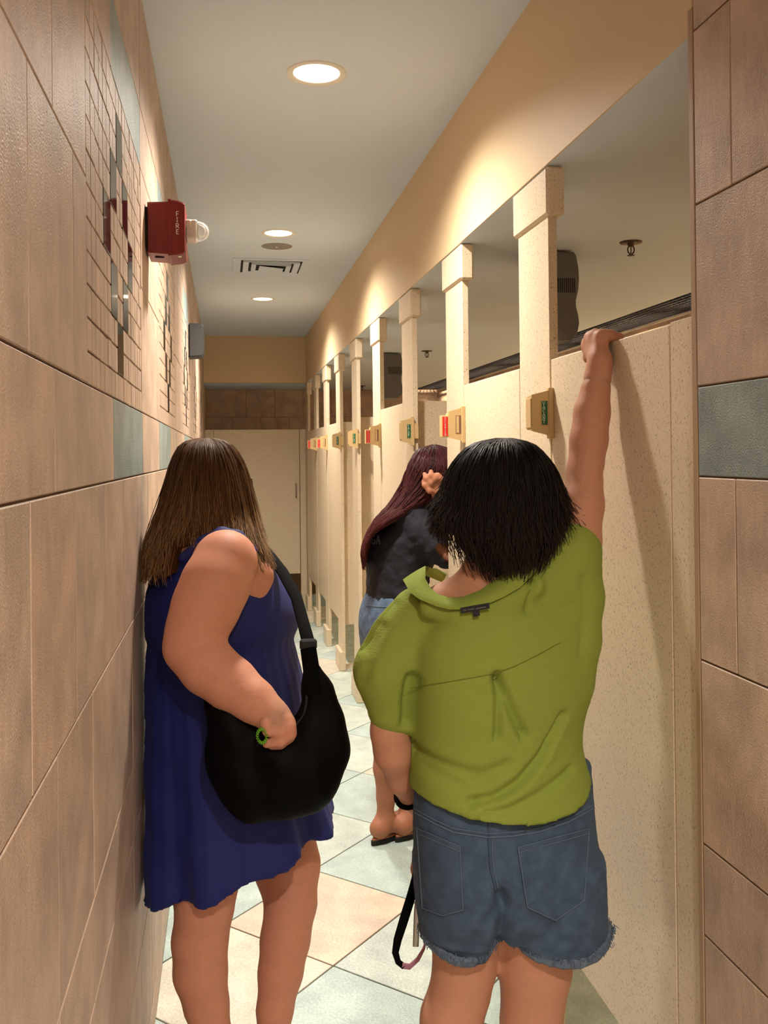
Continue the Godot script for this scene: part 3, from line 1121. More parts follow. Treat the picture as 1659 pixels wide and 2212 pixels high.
		for z in nz - 1:
			for y in ny - 1:
				var row := (z * ny + y) * nx
				for x in nx - 1:
					var i := row + x
					# inside where the sum of the exponentials is above one
					var s := int(val[i] > 1.0) + int(val[i + 1] > 1.0) + int(val[i + n1] > 1.0) + int(val[i + n1 + 1] > 1.0) + int(val[i + n2] > 1.0) + int(val[i + n2 + 1] > 1.0) + int(val[i + n2 + n1] > 1.0) + int(val[i + n2 + n1 + 1] > 1.0)
					if s == 0 or s == 8:
						continue
					for c in 8:
						dd[c] = minf(dist(i + offs[c]), h * 2.0)
					var sum := Vector3.ZERO
					var cnt := 0
					for e in eds:
						var a := dd[e[0]]
						var b := dd[e[1]]
						if (a < 0.0) != (b < 0.0):
							sum += Vector3(cor[e[0]]).lerp(cor[e[1]], a / (a - b))
							cnt += 1
					id[i] = mb.v.size()
					mb.v.append(o + (Vector3(x, y, z) + sum / maxi(cnt, 1)) * h)
					mb.n.append(Vector3.ZERO)
		var i0 := mb.i.size()
		for i in id:
			var z: int = i / (nx * ny)
			var y: int = (i / nx) % ny
			var x: int = i % nx
			if x == 0 or y == 0 or z == 0:
				continue
			var ins := val[i] > 1.0
			for ax in 3:
				var st: int = [1, nx, nx * ny][ax]
				var o1: int = [nx, nx * ny, 1][ax]
				var o2: int = [nx * ny, 1, nx][ax]
				if ins == (val[i + st] > 1.0):
					continue
				if not (id.has(i - o1) and id.has(i - o2) and id.has(i - o1 - o2)):
					continue
				var p: int = id[i]
				var q: int = id[i - o1]
				var r: int = id[i - o1 - o2]
				var t: int = id[i - o2]
				if ins:
					mb.i.append_array([p, r, q, p, t, r])
				else:
					mb.i.append_array([p, q, r, p, r, t])
		normals(mb, b0, i0)
		if disp != null:
			for j in range(b0, mb.v.size()):
				mb.v[j] += mb.n[j] * float(disp.call(mb.v[j], mb.n[j]))
			for j in range(b0, mb.v.size()):
				mb.n[j] = Vector3.ZERO
			normals(mb, b0, i0)
	func normals(mb: MB, b0: int, i0: int):
		for j in range(i0, mb.i.size(), 3):
			var a := mb.i[j]
			var b := mb.i[j + 1]
			var c := mb.i[j + 2]
			var nn := (mb.v[c] - mb.v[a]).cross(mb.v[b] - mb.v[a])
			mb.n[a] += nn
			mb.n[b] += nn
			mb.n[c] += nn
		for j in range(b0, mb.v.size()):
			mb.n[j] = mb.n[j].normalized()

func chain(f: Field, pts: Array, w := Vector3.ZERO, s := 1.0):
	# pts: [Vector3, radius] along a limb
	for j in pts.size() - 1:
		f.cap(pts[j][0], pts[j + 1][0], pts[j][1], pts[j + 1][1], w, s)

func near_line(p: Vector2, line: PackedVector2Array) -> float:
	var best := 9.0
	for j in line.size() - 1:
		best = minf(best, p.distance_to(Geometry2D.get_closest_point_to_segment(p, line[j], line[j + 1])))
	return best

func head_shape(f: Field, c: Vector3, fwd: Vector3, up: Vector3):
	# skull, cheeks, jaw, nose, lips and ears about the middle of the head
	var rt := fwd.cross(up).normalized()
	f.cap(c + up * 0.022 - fwd * 0.022, c + up * 0.022 + fwd * 0.018, 0.082, 0.078)
	f.cap(c - up * 0.01 + fwd * 0.02, c - up * 0.075 + fwd * 0.045, 0.066, 0.036)
	f.cap(c + fwd * 0.086 + up * 0.006, c + fwd * 0.102 - up * 0.028, 0.008, 0.013)
	f.cap(c + fwd * 0.085 - up * 0.028 - rt * 0.009, c + fwd * 0.085 - up * 0.028 + rt * 0.009, 0.009, 0.009)
	f.cap(c + fwd * 0.081 - up * 0.052 - rt * 0.02, c + fwd * 0.081 - up * 0.052 + rt * 0.02, 0.007, 0.007)
	f.cap(c + fwd * 0.078 - up * 0.063 - rt * 0.014, c + fwd * 0.078 - up * 0.063 + rt * 0.014, 0.007, 0.007)
	f.cap(c + fwd * 0.076 - up * 0.09, c + fwd * 0.074 - up * 0.09, 0.016, 0.016)
	for s in [-1.0, 1.0]:
		f.cap(c + rt * s * 0.079 + up * 0.012 - fwd * 0.006, c + rt * s * 0.080 - up * 0.022, 0.017, 0.011, rt, 0.5)
		f.cap(c + fwd * 0.072 + up * 0.024 + rt * s * 0.016, c + fwd * 0.066 + up * 0.024 + rt * s * 0.045, 0.011, 0.008)

func eyes(root: Node3D, c: Vector3, fwd: Vector3, up: Vector3):
	var rt := fwd.cross(up).normalized()
	for s in [-1.0, 1.0]:
		var mb := MB.new()
		mb.lathe([Vector2(0.0, -0.012), Vector2(0.008, -0.009), Vector2(0.012, 0.0), Vector2(0.008, 0.009), Vector2(0.0, 0.012)], 12, Transform3D(Basis.IDENTITY, c + fwd * 0.073 + up * 0.004 + rt * s * 0.031))
		mi("eye", mb.done(), M.ink_white, root, -root.position)

# ---------------------------------------------------------------- hair
func hair_mass(root: Node3D, called: String, rings: Array, tip: Callable, cols: Array, strands: int, wave: float, flick: float, seed_: int, rad := 0.0013, spread := 0.10, frizz := 0.04):
	# rings [u_left, u_right, v, depth, half depth] from the crown down; strands run from ring to ring
	var r := RandomNumberGenerator.new()
	r.seed = seed_
	var rx := cam_basis.x
	var rf := -cam_basis.z
	var cen := []
	var hw := []
	var hd := []
	for q in rings:
		cen.append(at((q[0] + q[1]) * 0.5, q[2], q[3]))
		hw.append((q[1] - q[0]) * 0.5 * q[3] / FPX)
		hd.append(q[4])
	var last := rings.size() - 1.0
	var place := func(t: float, ph: float, k: float) -> Vector3:
		var j := clampi(int(t), 0, rings.size() - 2)
		var g := t - j
		var w := []
		var j0 := maxi(j - 1, 0)
		var j3 := mini(j + 2, rings.size() - 1)
		var c: Vector3 = cen[j].cubic_interpolate(cen[j + 1], cen[j0], cen[j3], g)
		var a := cubic_interpolate(hw[j], hw[j + 1], hw[j0], hw[j3], g)
		var b := cubic_interpolate(hd[j], hd[j + 1], hd[j0], hd[j3], g)
		var p := c + (rx * cos(ph) * a - rf * sin(ph) * b) * k
		p.x = maxf(p.x, LEFT + 0.004)
		return p
	# inner mass
	var mb := MB.new()
	var seg := 48
	var steps := 26
	for y in steps + 1:
		for x in seg:
			var ph := TAU * x / seg
			var tt: float = tip.call(ph)
			var lump := 1.0 + 0.035 * sin(ph * 9.0 + y * 0.35) + 0.02 * sin(ph * 23.0 - y * 0.2)
			mb.v.append(place.call(tt * y / steps * 0.985, ph, 0.93 * lump))
			mb.n.append(Vector3.ZERO)
			mb.c.append(Color(cols[0]).lerp(cols[1], 0.3 + 0.5 * y / steps))
	for y in steps:
		for x in seg:
			var p := y * seg + x
			var q := y * seg + (x + 1) % seg
			mb.i.append_array([p, p + seg, q, q, p + seg, q + seg])
	# close the lower end
	var mid := mb.v.size()
	var cc := Vector3.ZERO
	for x in seg:
		cc += mb.v[steps * seg + x] / seg
	mb.v.append(cc)
	mb.n.append(Vector3.DOWN)
	mb.c.append(cols[0])
	for x in seg:
		mb.i.append_array([steps * seg + x, mid, steps * seg + (x + 1) % seg])
	var tmp := Field.new(Vector3.ZERO, Vector3(0.01, 0.01, 0.01), 0.01)
	tmp.normals(mb, 0, 0)
	# strands in locks
	var locks := maxi(24, strands / 22)
	var lock_ph := []
	var lock_w := []
	for j in locks:
		lock_ph.append(TAU * (j + r.randf()) / locks)
		lock_w.append([r.randf_range(0, TAU), r.randf_range(0.7, 1.3), r.randf_range(-1, 1)])
	for s in strands:
		var l := r.randi() % locks
		var ph: float = lock_ph[l] + r.randfn(0.0, 0.055)
		var tt: float = tip.call(ph) * r.randf_range(0.74, 1.04)
		var t0 := r.randf() * r.randf() * 0.55 * tt
		if r.randf() < 0.6:
			t0 = r.randf() * 0.12 * tt
		var kk: float = 0.985 + r.randf_range(-0.05, 0.035) + (r.randf_range(0.02, 0.09) if r.randf() < frizz else 0.0) + 0.012 * lock_w[l][2]
		var n := 13
		var pts := PackedVector3Array()
		var rad_ := PackedFloat32Array()
		var drift := r.randfn(0.0, spread)
		for q in n:
			var g := float(q) / (n - 1)
			var t := lerpf(t0, tt, g)
			var wv: float = wave * g * sin(lock_w[l][0] + t * 2.1 * lock_w[l][1])
			var out: float = kk + flick * pow(g, 5.0) * (0.6 + 0.8 * r.randf() * 0.2 + 0.4 * lock_w[l][2]) + wv * 0.6
			var p: Vector3 = place.call(minf(t, last), ph + drift * g + wv, out)
			if t > last:
				p.y -= (t - last) * 0.05
			pts.append(p)
			rad_.append(rad * (1.0 - 0.65 * g * g))
		var c0: Color = Color(cols[0]).lerp(cols[1], r.randf())
		var c1: Color = Color(cols[1]).lerp(cols[2], r.randf())
		mb.tube(pts, rad_, 4, 1.0, Vector3(0.3, 0.2, 1), c0, c1)
	return mi(called, mb.done(), M.hair, root, -root.position)

# ---------------------------------------------------------------- people
func build_people():
	var skin_t := ramp_tex([[noise_img(61, 0.03, 256, 256, 4), Vector3(0.02, 0.016, 0.015), 1], [noise_img(62, 0.2, 256, 256, 2), Vector3(0.03, 0.03, 0.03), 1]], Color(0.95, 0.94, 0.94), 256)
	mat("skin_rosy", Color(0.83, 0.585, 0.475), 0.58, {"spec": 0.35, "tex": skin_t, "tri": 4.0, "sss": 0.25})
	mat("skin_tan", Color(0.79, 0.575, 0.46), 0.58, {"spec": 0.35, "tex": skin_t, "tri": 4.0, "sss": 0.25})
	mat("skin_brown", Color(0.70, 0.48, 0.37), 0.58, {"spec": 0.35, "tex": skin_t, "tri": 4.0, "sss": 0.25})
	mat("hair", Color(1, 1, 1), 0.5, {"vc": true, "spec": 0.25})
	var weave := bump_tex(noise_img(63, 0.4, 512, 256, 2), 2.0)
	var crepe := bump_tex(noise_img(67, 0.12, 128, 512, 3), 3.0)
	mat("cloth_blue", Color(0.03, 0.085, 0.38), 0.75, {"nor": weave, "ns": 0.25, "tri": 5.0, "rim": 0.25})
	mat("cloth_green", Color(0.53, 0.585, 0.25), 0.85, {"nor": crepe, "ns": 0.4, "tri": 5.0, "spec": 0.3})
	mat("cloth_green_seam", Color(0.41, 0.45, 0.10), 0.8)
	mat("cloth_navy", Color(0.085, 0.08, 0.125), 0.85, {"nor": weave, "ns": 0.3, "tri": 5.0})
	var den := ramp_tex([[noise_img(64, 0.02, 256, 256, 4), Vector3(0.12, 0.11, 0.09), 1], [noise_img(65, 0.35, 512, 512, 2), Vector3(0.10, 0.10, 0.10), 1], [noise_img(66, 0.3, 64, 512, 2), Vector3(0.06, 0.06, 0.06), 1]], Color(0.84, 0.85, 0.87))
	mat("denim", Color(0.285, 0.37, 0.465), 0.85, {"tex": den, "nor": weave, "ns": 0.4, "tri": 5.0})
	mat("denim_pale", Color(0.40, 0.49, 0.60), 0.85, {"tex": den, "nor": weave, "ns": 0.4, "tri": 5.0})
	mat("denim_thread", Color(0.34, 0.40, 0.47), 0.9)
	mat("denim_dark", Color(0.22, 0.29, 0.38), 0.9)
	mat("denim_fray", Color(0.44, 0.50, 0.57), 0.9, {"tex": den, "tri": 14.0})
	mat("bag_black", Color(0.014, 0.013, 0.014), 0.6, {"spec": 0.2, "nor": weave, "ns": 0.3, "tri": 5.0})
	mat("strap_black", Color(0.014, 0.014, 0.015), 0.8, {"spec": 0.2})
	mat("label_black", Color(0.05, 0.045, 0.06), 0.7)
	mat("label_thread", Color(0.45, 0.43, 0.42), 0.8)
	mat("print_grey", Color(0.36, 0.35, 0.38), 0.8)
	mat("coil_green", Color(0.42, 0.68, 0.12), 0.4)
	mat("sandal_sole", Color(0.05, 0.05, 0.05), 0.8)
	mat("sandal_tan", Color(0.60, 0.38, 0.22), 0.7)
	mat("lace_pink", Color(0.65, 0.45, 0.52), 0.6)
	woman_blue()
	woman_green()
	woman_navy()

func offs(n: Node3D) -> Vector3:
	# shapes are made in world places: a thing's parts undo its place, sub-parts have nothing to undo
	return -n.position if n.get_parent() == self else Vector3.ZERO

func on(f: Field, u: float, v: float, lift := 0.0015, d0 := 1.2) -> Vector3:
	# the point of a garment seen at picture point (u, v)
	var p := at(u, v, d0)
	var dir := (p - EYE).normalized()
	var q := f.hit(p, dir, 2.5)
	if q == Vector3.INF:
		return q
	return q - dir * lift

func seam(root: Node3D, called: String, f: Field, px: Array, r: float, m: Material, lift := 0.001, d0 := 1.2):
	# a thread laid along a garment through the given points
	var pts := PackedVector3Array()
	var rad := PackedFloat32Array()
	for j in px.size() - 1:
		var a := Vector2(px[j][0], px[j][1])
		var b := Vector2(px[j + 1][0], px[j + 1][1])
		var n := maxi(2, int(a.distance_to(b) / 7.0))
		for k in n + (1 if j == px.size() - 2 else 0):
			var q := a.lerp(b, float(k) / n)
			var p := on(f, q.x, q.y, lift, d0)
			if p != Vector3.INF:
				pts.append(p)
				rad.append(r)
	if pts.size() > 2:
		var mb := MB.new()
		mb.tube(pts, rad, 5)
		mi(called, mb.done(), m, root, offs(root))

func cloth_patch(root: Node3D, called: String, f: Field, corners: Array, nx: int, ny: int, m: Material, lift: float, thick: float, d0 := 1.2) -> Array:
	# a patch sewn on a garment; corners clockwise from the upper left
	var g := []
	var last := Vector3.ZERO
	for y in ny:
		for x in nx:
			var a := Vector2(corners[0][0], corners[0][1]).lerp(Vector2(corners[1][0], corners[1][1]), float(x) / (nx - 1))
			var b := Vector2(corners[3][0], corners[3][1]).lerp(Vector2(corners[2][0], corners[2][1]), float(x) / (nx - 1))
			var q := a.lerp(b, float(y) / (ny - 1))
			if corners.size() > 4 and y == ny - 1:
				q.y += corners[4] * (1.0 - absf(2.0 * x / (nx - 1) - 1.0))
			var p := on(f, q.x, q.y, lift, d0)
			if p == Vector3.INF:
				p = last
			last = p
			g.append(p)
	var mb := MB.new()
	mb.patch(g, nx, ny, thick, cam_basis.z)
	mi(called, mb.done(), m, root, offs(root))
	return g

func foot(f: Field, ankle: Vector3, dir: Vector3, len := 0.22):
	dir.y = 0
	dir = dir.normalized()
	var side := dir.cross(Vector3.UP)
	var g := Vector3(ankle.x, 0.0, ankle.z)
	f.cap(ankle, g - dir * 0.03 + Vector3.UP * 0.055, 0.036, 0.036)
	f.cap(g - dir * 0.035 + Vector3.UP * 0.054, g + dir * (len * 0.5) + Vector3.UP * 0.052, 0.034, 0.028)
	f.cap(g + dir * (len * 0.3) + Vector3.UP * 0.06, g + dir * (len * 0.62) + Vector3.UP * 0.046, 0.03, 0.022, side, 1.35)
	for j in 5:
		var s := (j - 2.0) * 0.017
		f.cap(g + dir * (len * 0.60) + side * s + Vector3.UP * 0.044, g + dir * (len * (0.80 - 0.035 * j)) + side * s * 1.1 + Vector3.UP * 0.038, 0.011, 0.0095)

func sandal(root: Node3D, ankle: Vector3, dir: Vector3, len := 0.24):
	dir.y = 0
	dir = dir.normalized()
	var side := dir.cross(Vector3.UP)
	var g := Vector3(ankle.x, 0.0, ankle.z)
	for layer in [["sole", 0.002, 0.020, 1.0, "sandal_sole"], ["footbed", 0.020, 0.026, 0.96, "sandal_tan"]]:
		var poly := PackedVector2Array()
		for k in 24:
			var a := TAU * k / 24
			var w := 0.036 + 0.009 * cos(a)
			var p: Vector3 = g + dir * (0.045 + cos(a) * 0.122 * float(layer[3])) + side * sin(a) * w * float(layer[3])
			poly.append(Vector2(p.x, p.z))
		var mb := MB.new()
		mb.prism(poly, layer[1], layer[2], 0.003)
		mi(layer[0], mb.done(), M[layer[4]], root, -root.position)
	for s in [-1.0, 1.0]:
		var mb := MB.new()
		mb.tube(PackedVector3Array([g + dir * 0.105 + Vector3.UP * 0.03, g + dir * 0.10 + side * s * 0.012 + Vector3.UP * 0.066, g + dir * 0.06 + side * s * 0.036 + Vector3.UP * 0.066, g + dir * 0.03 + side * s * 0.042 + Vector3.UP * 0.024]), PackedFloat32Array([0.004, 0.006, 0.006, 0.005]), 8, 0.5)
		mi("strap", mb.done(), M.sandal_sole, root, -root.position)

# the one in the blue dress, back against the left wall, looking down the corridor
func woman_blue():
	var base := at(470, 2300, 2.2)
	base.y = 0
	var t := thing("person", "person in a royal blue sleeveless dress leaning on the left wall", "person", base)
	var D := 2.2
	var body := MB.new()
	var f := Field.new(Vector3(-0.19, 0.0, -2.62), Vector3(0.24, 1.40, -1.80), 0.008, 0.006)
	# torso under the dress
	f.cap(at(470, 1240, 2.2), at(480, 1500, 2.2), 0.13, 0.14)
	f.cap(at(480, 1500, 2.2), at(490, 1650, 2.2), 0.14, 0.15)
	# shoulders and neck
	f.cap(at(462, 1120, 2.24), at(468, 1195, 2.22), 0.058, 0.07)
	f.cap(at(468, 1212, 2.2), at(486, 1215, 2.06), 0.075, 0.070)
	f.cap(at(468, 1215, 2.2), at(500, 1215, 2.42), 0.09, 0.075)
	f.cap(at(540, 1265, 2.12), at(555, 1245, 2.12), 0.055, 0.04)
	# right arm, bent across the body
	chain(f, [[at(487, 1213, 2.03), 0.069], [at(466, 1262, 2.0), 0.073], [at(444, 1312, 1.985), 0.071], [at(424, 1362, 1.97), 0.063], [at(413, 1396, 1.96), 0.056]])
	chain(f, [[at(410, 1400, 1.96), 0.054], [at(450, 1440, 1.94), 0.058], [at(500, 1478, 1.915), 0.053], [at(550, 1515, 1.885), 0.042], [at(588, 1545, 1.865), 0.031], [at(600, 1556, 1.86), 0.030]])
	# left arm, hidden on the far side
	chain(f, [[at(520, 1215, 2.44), 0.07], [at(545, 1380, 2.46), 0.055], [at(600, 1500, 2.36), 0.035]])
	# legs
	chain(f, [[at(430, 1760, 2.12), 0.105], [at(443, 1900, 2.07), 0.075], [at(442, 1960, 2.06), 0.063], [at(432, 2030, 2.06), 0.0605], [at(433, 2100, 2.06), 0.058], [at(446, 2170, 2.06), 0.048], [at(466, 2250, 2.06), 0.037], [at(476, 2300, 2.06), 0.035]])
	chain(f, [[at(585, 1760, 2.33), 0.105], [at(620, 1870, 2.27), 0.080], [at(628, 1950, 2.22), 0.061], [at(616, 2030, 2.19), 0.057], [at(606, 2100, 2.17), 0.051], [at(594, 2180, 2.15), 0.041], [at(588, 2260, 2.15), 0.036]])
	foot(f, at(478, 2318, 2.06), Vector3(1, 0, -0.25))
	foot(f, at(588, 2310, 2.13), Vector3(1, 0, 0.2))
	f.mesh(body)
	# head, turned away down the corridor
	var hc := at(456, 1050, 2.27)
	var fw := Vector3(0.38, -0.05, -0.92).normalized()
	var hf := Field.new(hc - Vector3(0.15, 0.17, 0.15), hc + Vector3(0.15, 0.14, 0.15), 0.006, 0.009)
	head_shape(hf, hc, fw, Vector3.UP)
	hf.cap(hc - Vector3(0, 0.06, 0), at(463, 1150, 2.25), 0.055, 0.058)
	hf.mesh(body)
	# right hand, closed on the bag's edge, holding a coil
	var w0 := at(594, 1548, 1.862)
	var gf := Field.new(w0 - Vector3(0.07, 0.10, 0.07), w0 + Vector3(0.07, 0.05, 0.06), 0.003, 0.003)
	gf.cap(at(588, 1541, 1.865), at(600, 1552, 1.86), 0.030, 0.028)
	gf.cap(at(600, 1552, 1.86), at(613, 1568, 1.855), 0.026, 0.021, cam_basis.z, 0.8)
	gf.cap(at(606, 1550, 1.858), at(620, 1560, 1.855), 0.019, 0.014)
	var fing := [
		[[620, 1557, 1.846, 0.0125], [624, 1572, 1.838, 0.0115], [604, 1581, 1.832, 0.0105], [580, 1578, 1.834, 0.0092]],
		[[624, 1566, 1.852, 0.0120], [627, 1585, 1.842, 0.0112], [606, 1601, 1.835, 0.0102], [576, 1606, 1.838, 0.0090]],
		[[622, 1572, 1.864, 0.0115], [624, 1592, 1.858, 0.0108], [606, 1606, 1.852, 0.0098], [588, 1610, 1.852, 0.0088]],
		[[616, 1574, 1.876, 0.0105], [616, 1594, 1.872, 0.0098], [602, 1604, 1.868, 0.0088], [588, 1606, 1.868, 0.0080]]]
	for q in fing:
		var c := []
		for p in q:
			c.append([at(p[0], p[1], p[2]), p[3]])
		chain(gf, c)
	chain(gf, [[at(590, 1548, 1.848), 0.0155], [at(576, 1563, 1.836), 0.0125], [at(578, 1580, 1.828), 0.0100]])
	gf.mesh(body)
	mi("body", body.done(), M.skin_rosy, t, -t.position)
	eyes(t, hc, fw, Vector3.UP)
	# dress: bodice and flared skirt
	var df := Field.new(Vector3(-0.195, 0.46, -2.60), Vector3(0.36, 1.36, -1.86), 0.008, 0.006)
	var ring := func(l: float, r: float, v: float, d: float, rz: float) -> Array:
		var a := at(l, v, d)
		var b := at(r, v, d)
		var m := (a + b) * 0.5
		return [m.y, m.x, m.z, a.distance_to(b) * 0.5, rz]
	var rings := [
		ring.call(405, 545, 1178, D, 0.10), ring.call(362, 570, 1205, D, 0.135), ring.call(332, 600, 1240, D, 0.155), ring.call(316, 632, 1290, D, 0.17), ring.call(312, 646, 1325, D, 0.175), ring.call(314, 645, 1355, D, 0.175), ring.call(323, 634, 1382, D, 0.17),
		ring.call(318, 640, 1410, D, 0.175), ring.call(312, 652, 1450, D, 0.18), ring.call(308, 664, 1520, D, 0.19), ring.call(306, 684, 1600, D, 0.20), ring.call(305, 702, 1700, D, 0.215), ring.call(304, 726, 1780, D, 0.23), ring.call(303, 738, 1840, D, 0.245), ring.call(303, 742, 1960, D, 0.26)]
	var hem := func(ph: float, x: float, z: float) -> float:
		return clampf(0.56 + 0.32 * x, 0.49, 0.618) - 0.006 * cos(ph * 9.0 + 0.6)
	var ripple := func(ph: float, y: float) -> float:
		var g := clampf((1.06 - y) / 0.5, 0.0, 1.0)
		return 1.0 + g * (0.040 * cos(ph * 9.0 + 0.6) + 0.020 * cos(ph * 14.0 + 2.0)) + 0.006 * clampf((1.10 - y) / 0.03, 0.0, 1.0) * cos(ph * 38.0)
	df.loft(rings, -0.1716, hem, ripple)
	# straps over the shoulder and the band under the bust
	for q in [[[398, 1205, 2.08], [440, 1172, 2.09], [478, 1153, 2.11], [512, 1160, 2.11], [548, 1195, 2.12]], [[420, 1190, 2.32], [470, 1150, 2.36], [540, 1190, 2.34]]]:
		for j in q.size() - 1:
			df.cap(at(q[j][0], q[j][1], q[j][2]), at(q[j + 1][0], q[j + 1][1], q[j + 1][2]), 0.014, 0.014)
	df.cap(at(390, 1222, 2.14), at(440, 1182, 2.14), 0.035, 0.024)
	var dress := MB.new()
	df.mesh(dress, func(p: Vector3, n: Vector3) -> float: return 0.002 * sin(p.y * 40.0 + p.z * 55.0) * clampf((1.08 - p.y) * 4.0, 0.0, 1.0))
	mi("dress", dress.done(), M.cloth_blue, t, -t.position)
	# hair: straight, brown, sun-bleached towards the ends
	var hr := [[428, 462, 947, 2.26, 0.02], [396, 497, 960, 2.26, 0.075], [376, 524, 1000, 2.26, 0.108], [362, 540, 1050, 2.26, 0.118], [345, 551, 1105, 2.25, 0.115], [328, 563, 1155, 2.20, 0.11], [315, 578, 1200, 2.15, 0.105], [311, 592, 1245, 2.12, 0.10]]
	var tip := func(ph: float) -> float:
		# long at the back (left), shorter over the near shoulder, open in front of the face
		var c := cos(ph)
		var n := sin(ph)
		var l := 6.2
		if c < 0:
			l = lerpf(5.6, 7.0, smoothstep(0.0, 0.75, -c))
		else:
			l = lerpf(5.6, 6.45, smoothstep(0.2, 0.9, c))
		if n > 0.55 and c > -0.6:
			l = minf(l, lerpf(5.9, 5.25, smoothstep(0.55, 0.95, n)))
		return l
	hair_mass(t, "hair", hr, tip, [Color(0.036, 0.015, 0.006), Color(0.085, 0.037, 0.013), Color(0.36, 0.20, 0.085)], 3200, 0.045, 0.06, 11, 0.0013, 0.14, 0.07)
	# the temple of a pair of glasses
	var gl := MB.new()
	gl.tube(PackedVector3Array([at(520, 1040, 2.30), at(538, 1039, 2.34), at(543, 1044, 2.36)]), PackedFloat32Array([0.0025, 0.003, 0.003]), 6)
	gl.tube(PackedVector3Array([at(543, 1034, 2.36), at(545, 1046, 2.36), at(543, 1058, 2.36)]), PackedFloat32Array([0.002, 0.002, 0.002]), 6)
	mi("glasses", gl.done(), M.label_black, t, -t.position)
	bag_black()
	var cg := thing("coil_ring", "bright green coiled wrist ring held in the fingers over the bag", "key coil", at(566, 1590, 1.822))
	var cb := MB.new()
	var pts := PackedVector3Array()
	var rad := PackedFloat32Array()
	for k in 181:
		var a := TAU * k / 180
		var b := a * 18.0
		var rr := 0.0120 + 0.0026 * cos(b)
		pts.append(Vector3(rr * cos(a) * 0.75, rr * sin(a) * 1.15, 0.003 * sin(b) + rr * cos(a) * 0.4))
		rad.append(0.0013)
	cb.tube(pts, rad, 5)
	mi("coil", cb.done(), M.coil_green, cg)

func bag_black():
	var t := thing("shoulder_bag", "black slouchy shoulder bag hanging at the hip of the blue dress", "bag", at(600, 1750, 1.90))
	var f := Field.new(Vector3(-0.08, 0.72, -2.02), Vector3(0.28, 1.14, -1.76), 0.007, 0.008)
	var w := cam_basis.z
	var D := 1.905
	chain(f, [[at(515, 1600, D), 0.06], [at(560, 1672, D), 0.088], [at(640, 1655, D), 0.094], [at(690, 1600, D), 0.052]], w, 0.62)
	chain(f, [[at(500, 1560, D), 0.045], [at(520, 1650, D), 0.062], [at(560, 1700, D), 0.060], [at(650, 1680, D), 0.055], [at(700, 1640, D), 0.040]], w, 0.7)
	chain(f, [[at(690, 1620, D), 0.050], [at(695, 1560, D), 0.040], [at(685, 1490, D), 0.026], [at(673, 1425, D), 0.014]], w, 0.6)
	chain(f, [[at(505, 1600, D), 0.045], [at(478, 1520, D + 0.03), 0.030], [at(462, 1460, D + 0.05), 0.016]], w, 0.6)
	var mb := MB.new()
	f.mesh(mb, func(p: Vector3, n: Vector3) -> float: return 0.004 * sin(p.x * 60.0 + p.y * 38.0) * sin(p.y * 25.0 - p.x * 20.0))
	mi("pouch", mb.done(), M.bag_black, t, -t.position)
	# strap up to the far shoulder, with a slider
	var st := MB.new()
	st.tube(PackedVector3Array([at(674, 1440, 1.90), at(668, 1395, 1.92), at(655, 1345, 1.98), at(640, 1290, 2.05), at(610, 1235, 2.13), at(575, 1190, 2.24), at(545, 1165, 2.34)]), PackedFloat32Array([0.015, 0.014, 0.013, 0.013, 0.013, 0.013, 0.013]), 10, 0.25, cam_basis.z)
	mi("strap", st.done(), M.strap_black, t, -t.position)
	var s2 := MB.new()
	s2.tube(PackedVector3Array([at(676, 1500, 1.885), at(672, 1445, 1.885), at(665, 1400, 1.90)]), PackedFloat32Array([0.018, 0.017, 0.016]), 10, 0.3, cam_basis.z)
	mi("strap_end", s2.done(), M.strap_black, t, -t.position)
	slab("slider", Vector3(-0.018, -0.011, -0.006), Vector3(0.018, 0.011, 0.006), M.label_black, t, 0.004).position = at(666, 1392, 1.905) - t.position
	# zip along the mouth
	var zp := PackedVector3Array()
	var zr := PackedFloat32Array()
	for q in [[663, 1495], [662, 1520], [656, 1545], [640, 1566], [615, 1585], [580, 1592]]:
		var p := on(f, q[0], q[1], 0.001, 1.5)
		if p != Vector3.INF:
			zp.append(p)
			zr.append(0.003)
	if zp.size() > 2:
		var zm := MB.new()
		zm.tube(zp, zr, 6)
		mi("zip", zm.done(), M.label_black, t, -t.position)

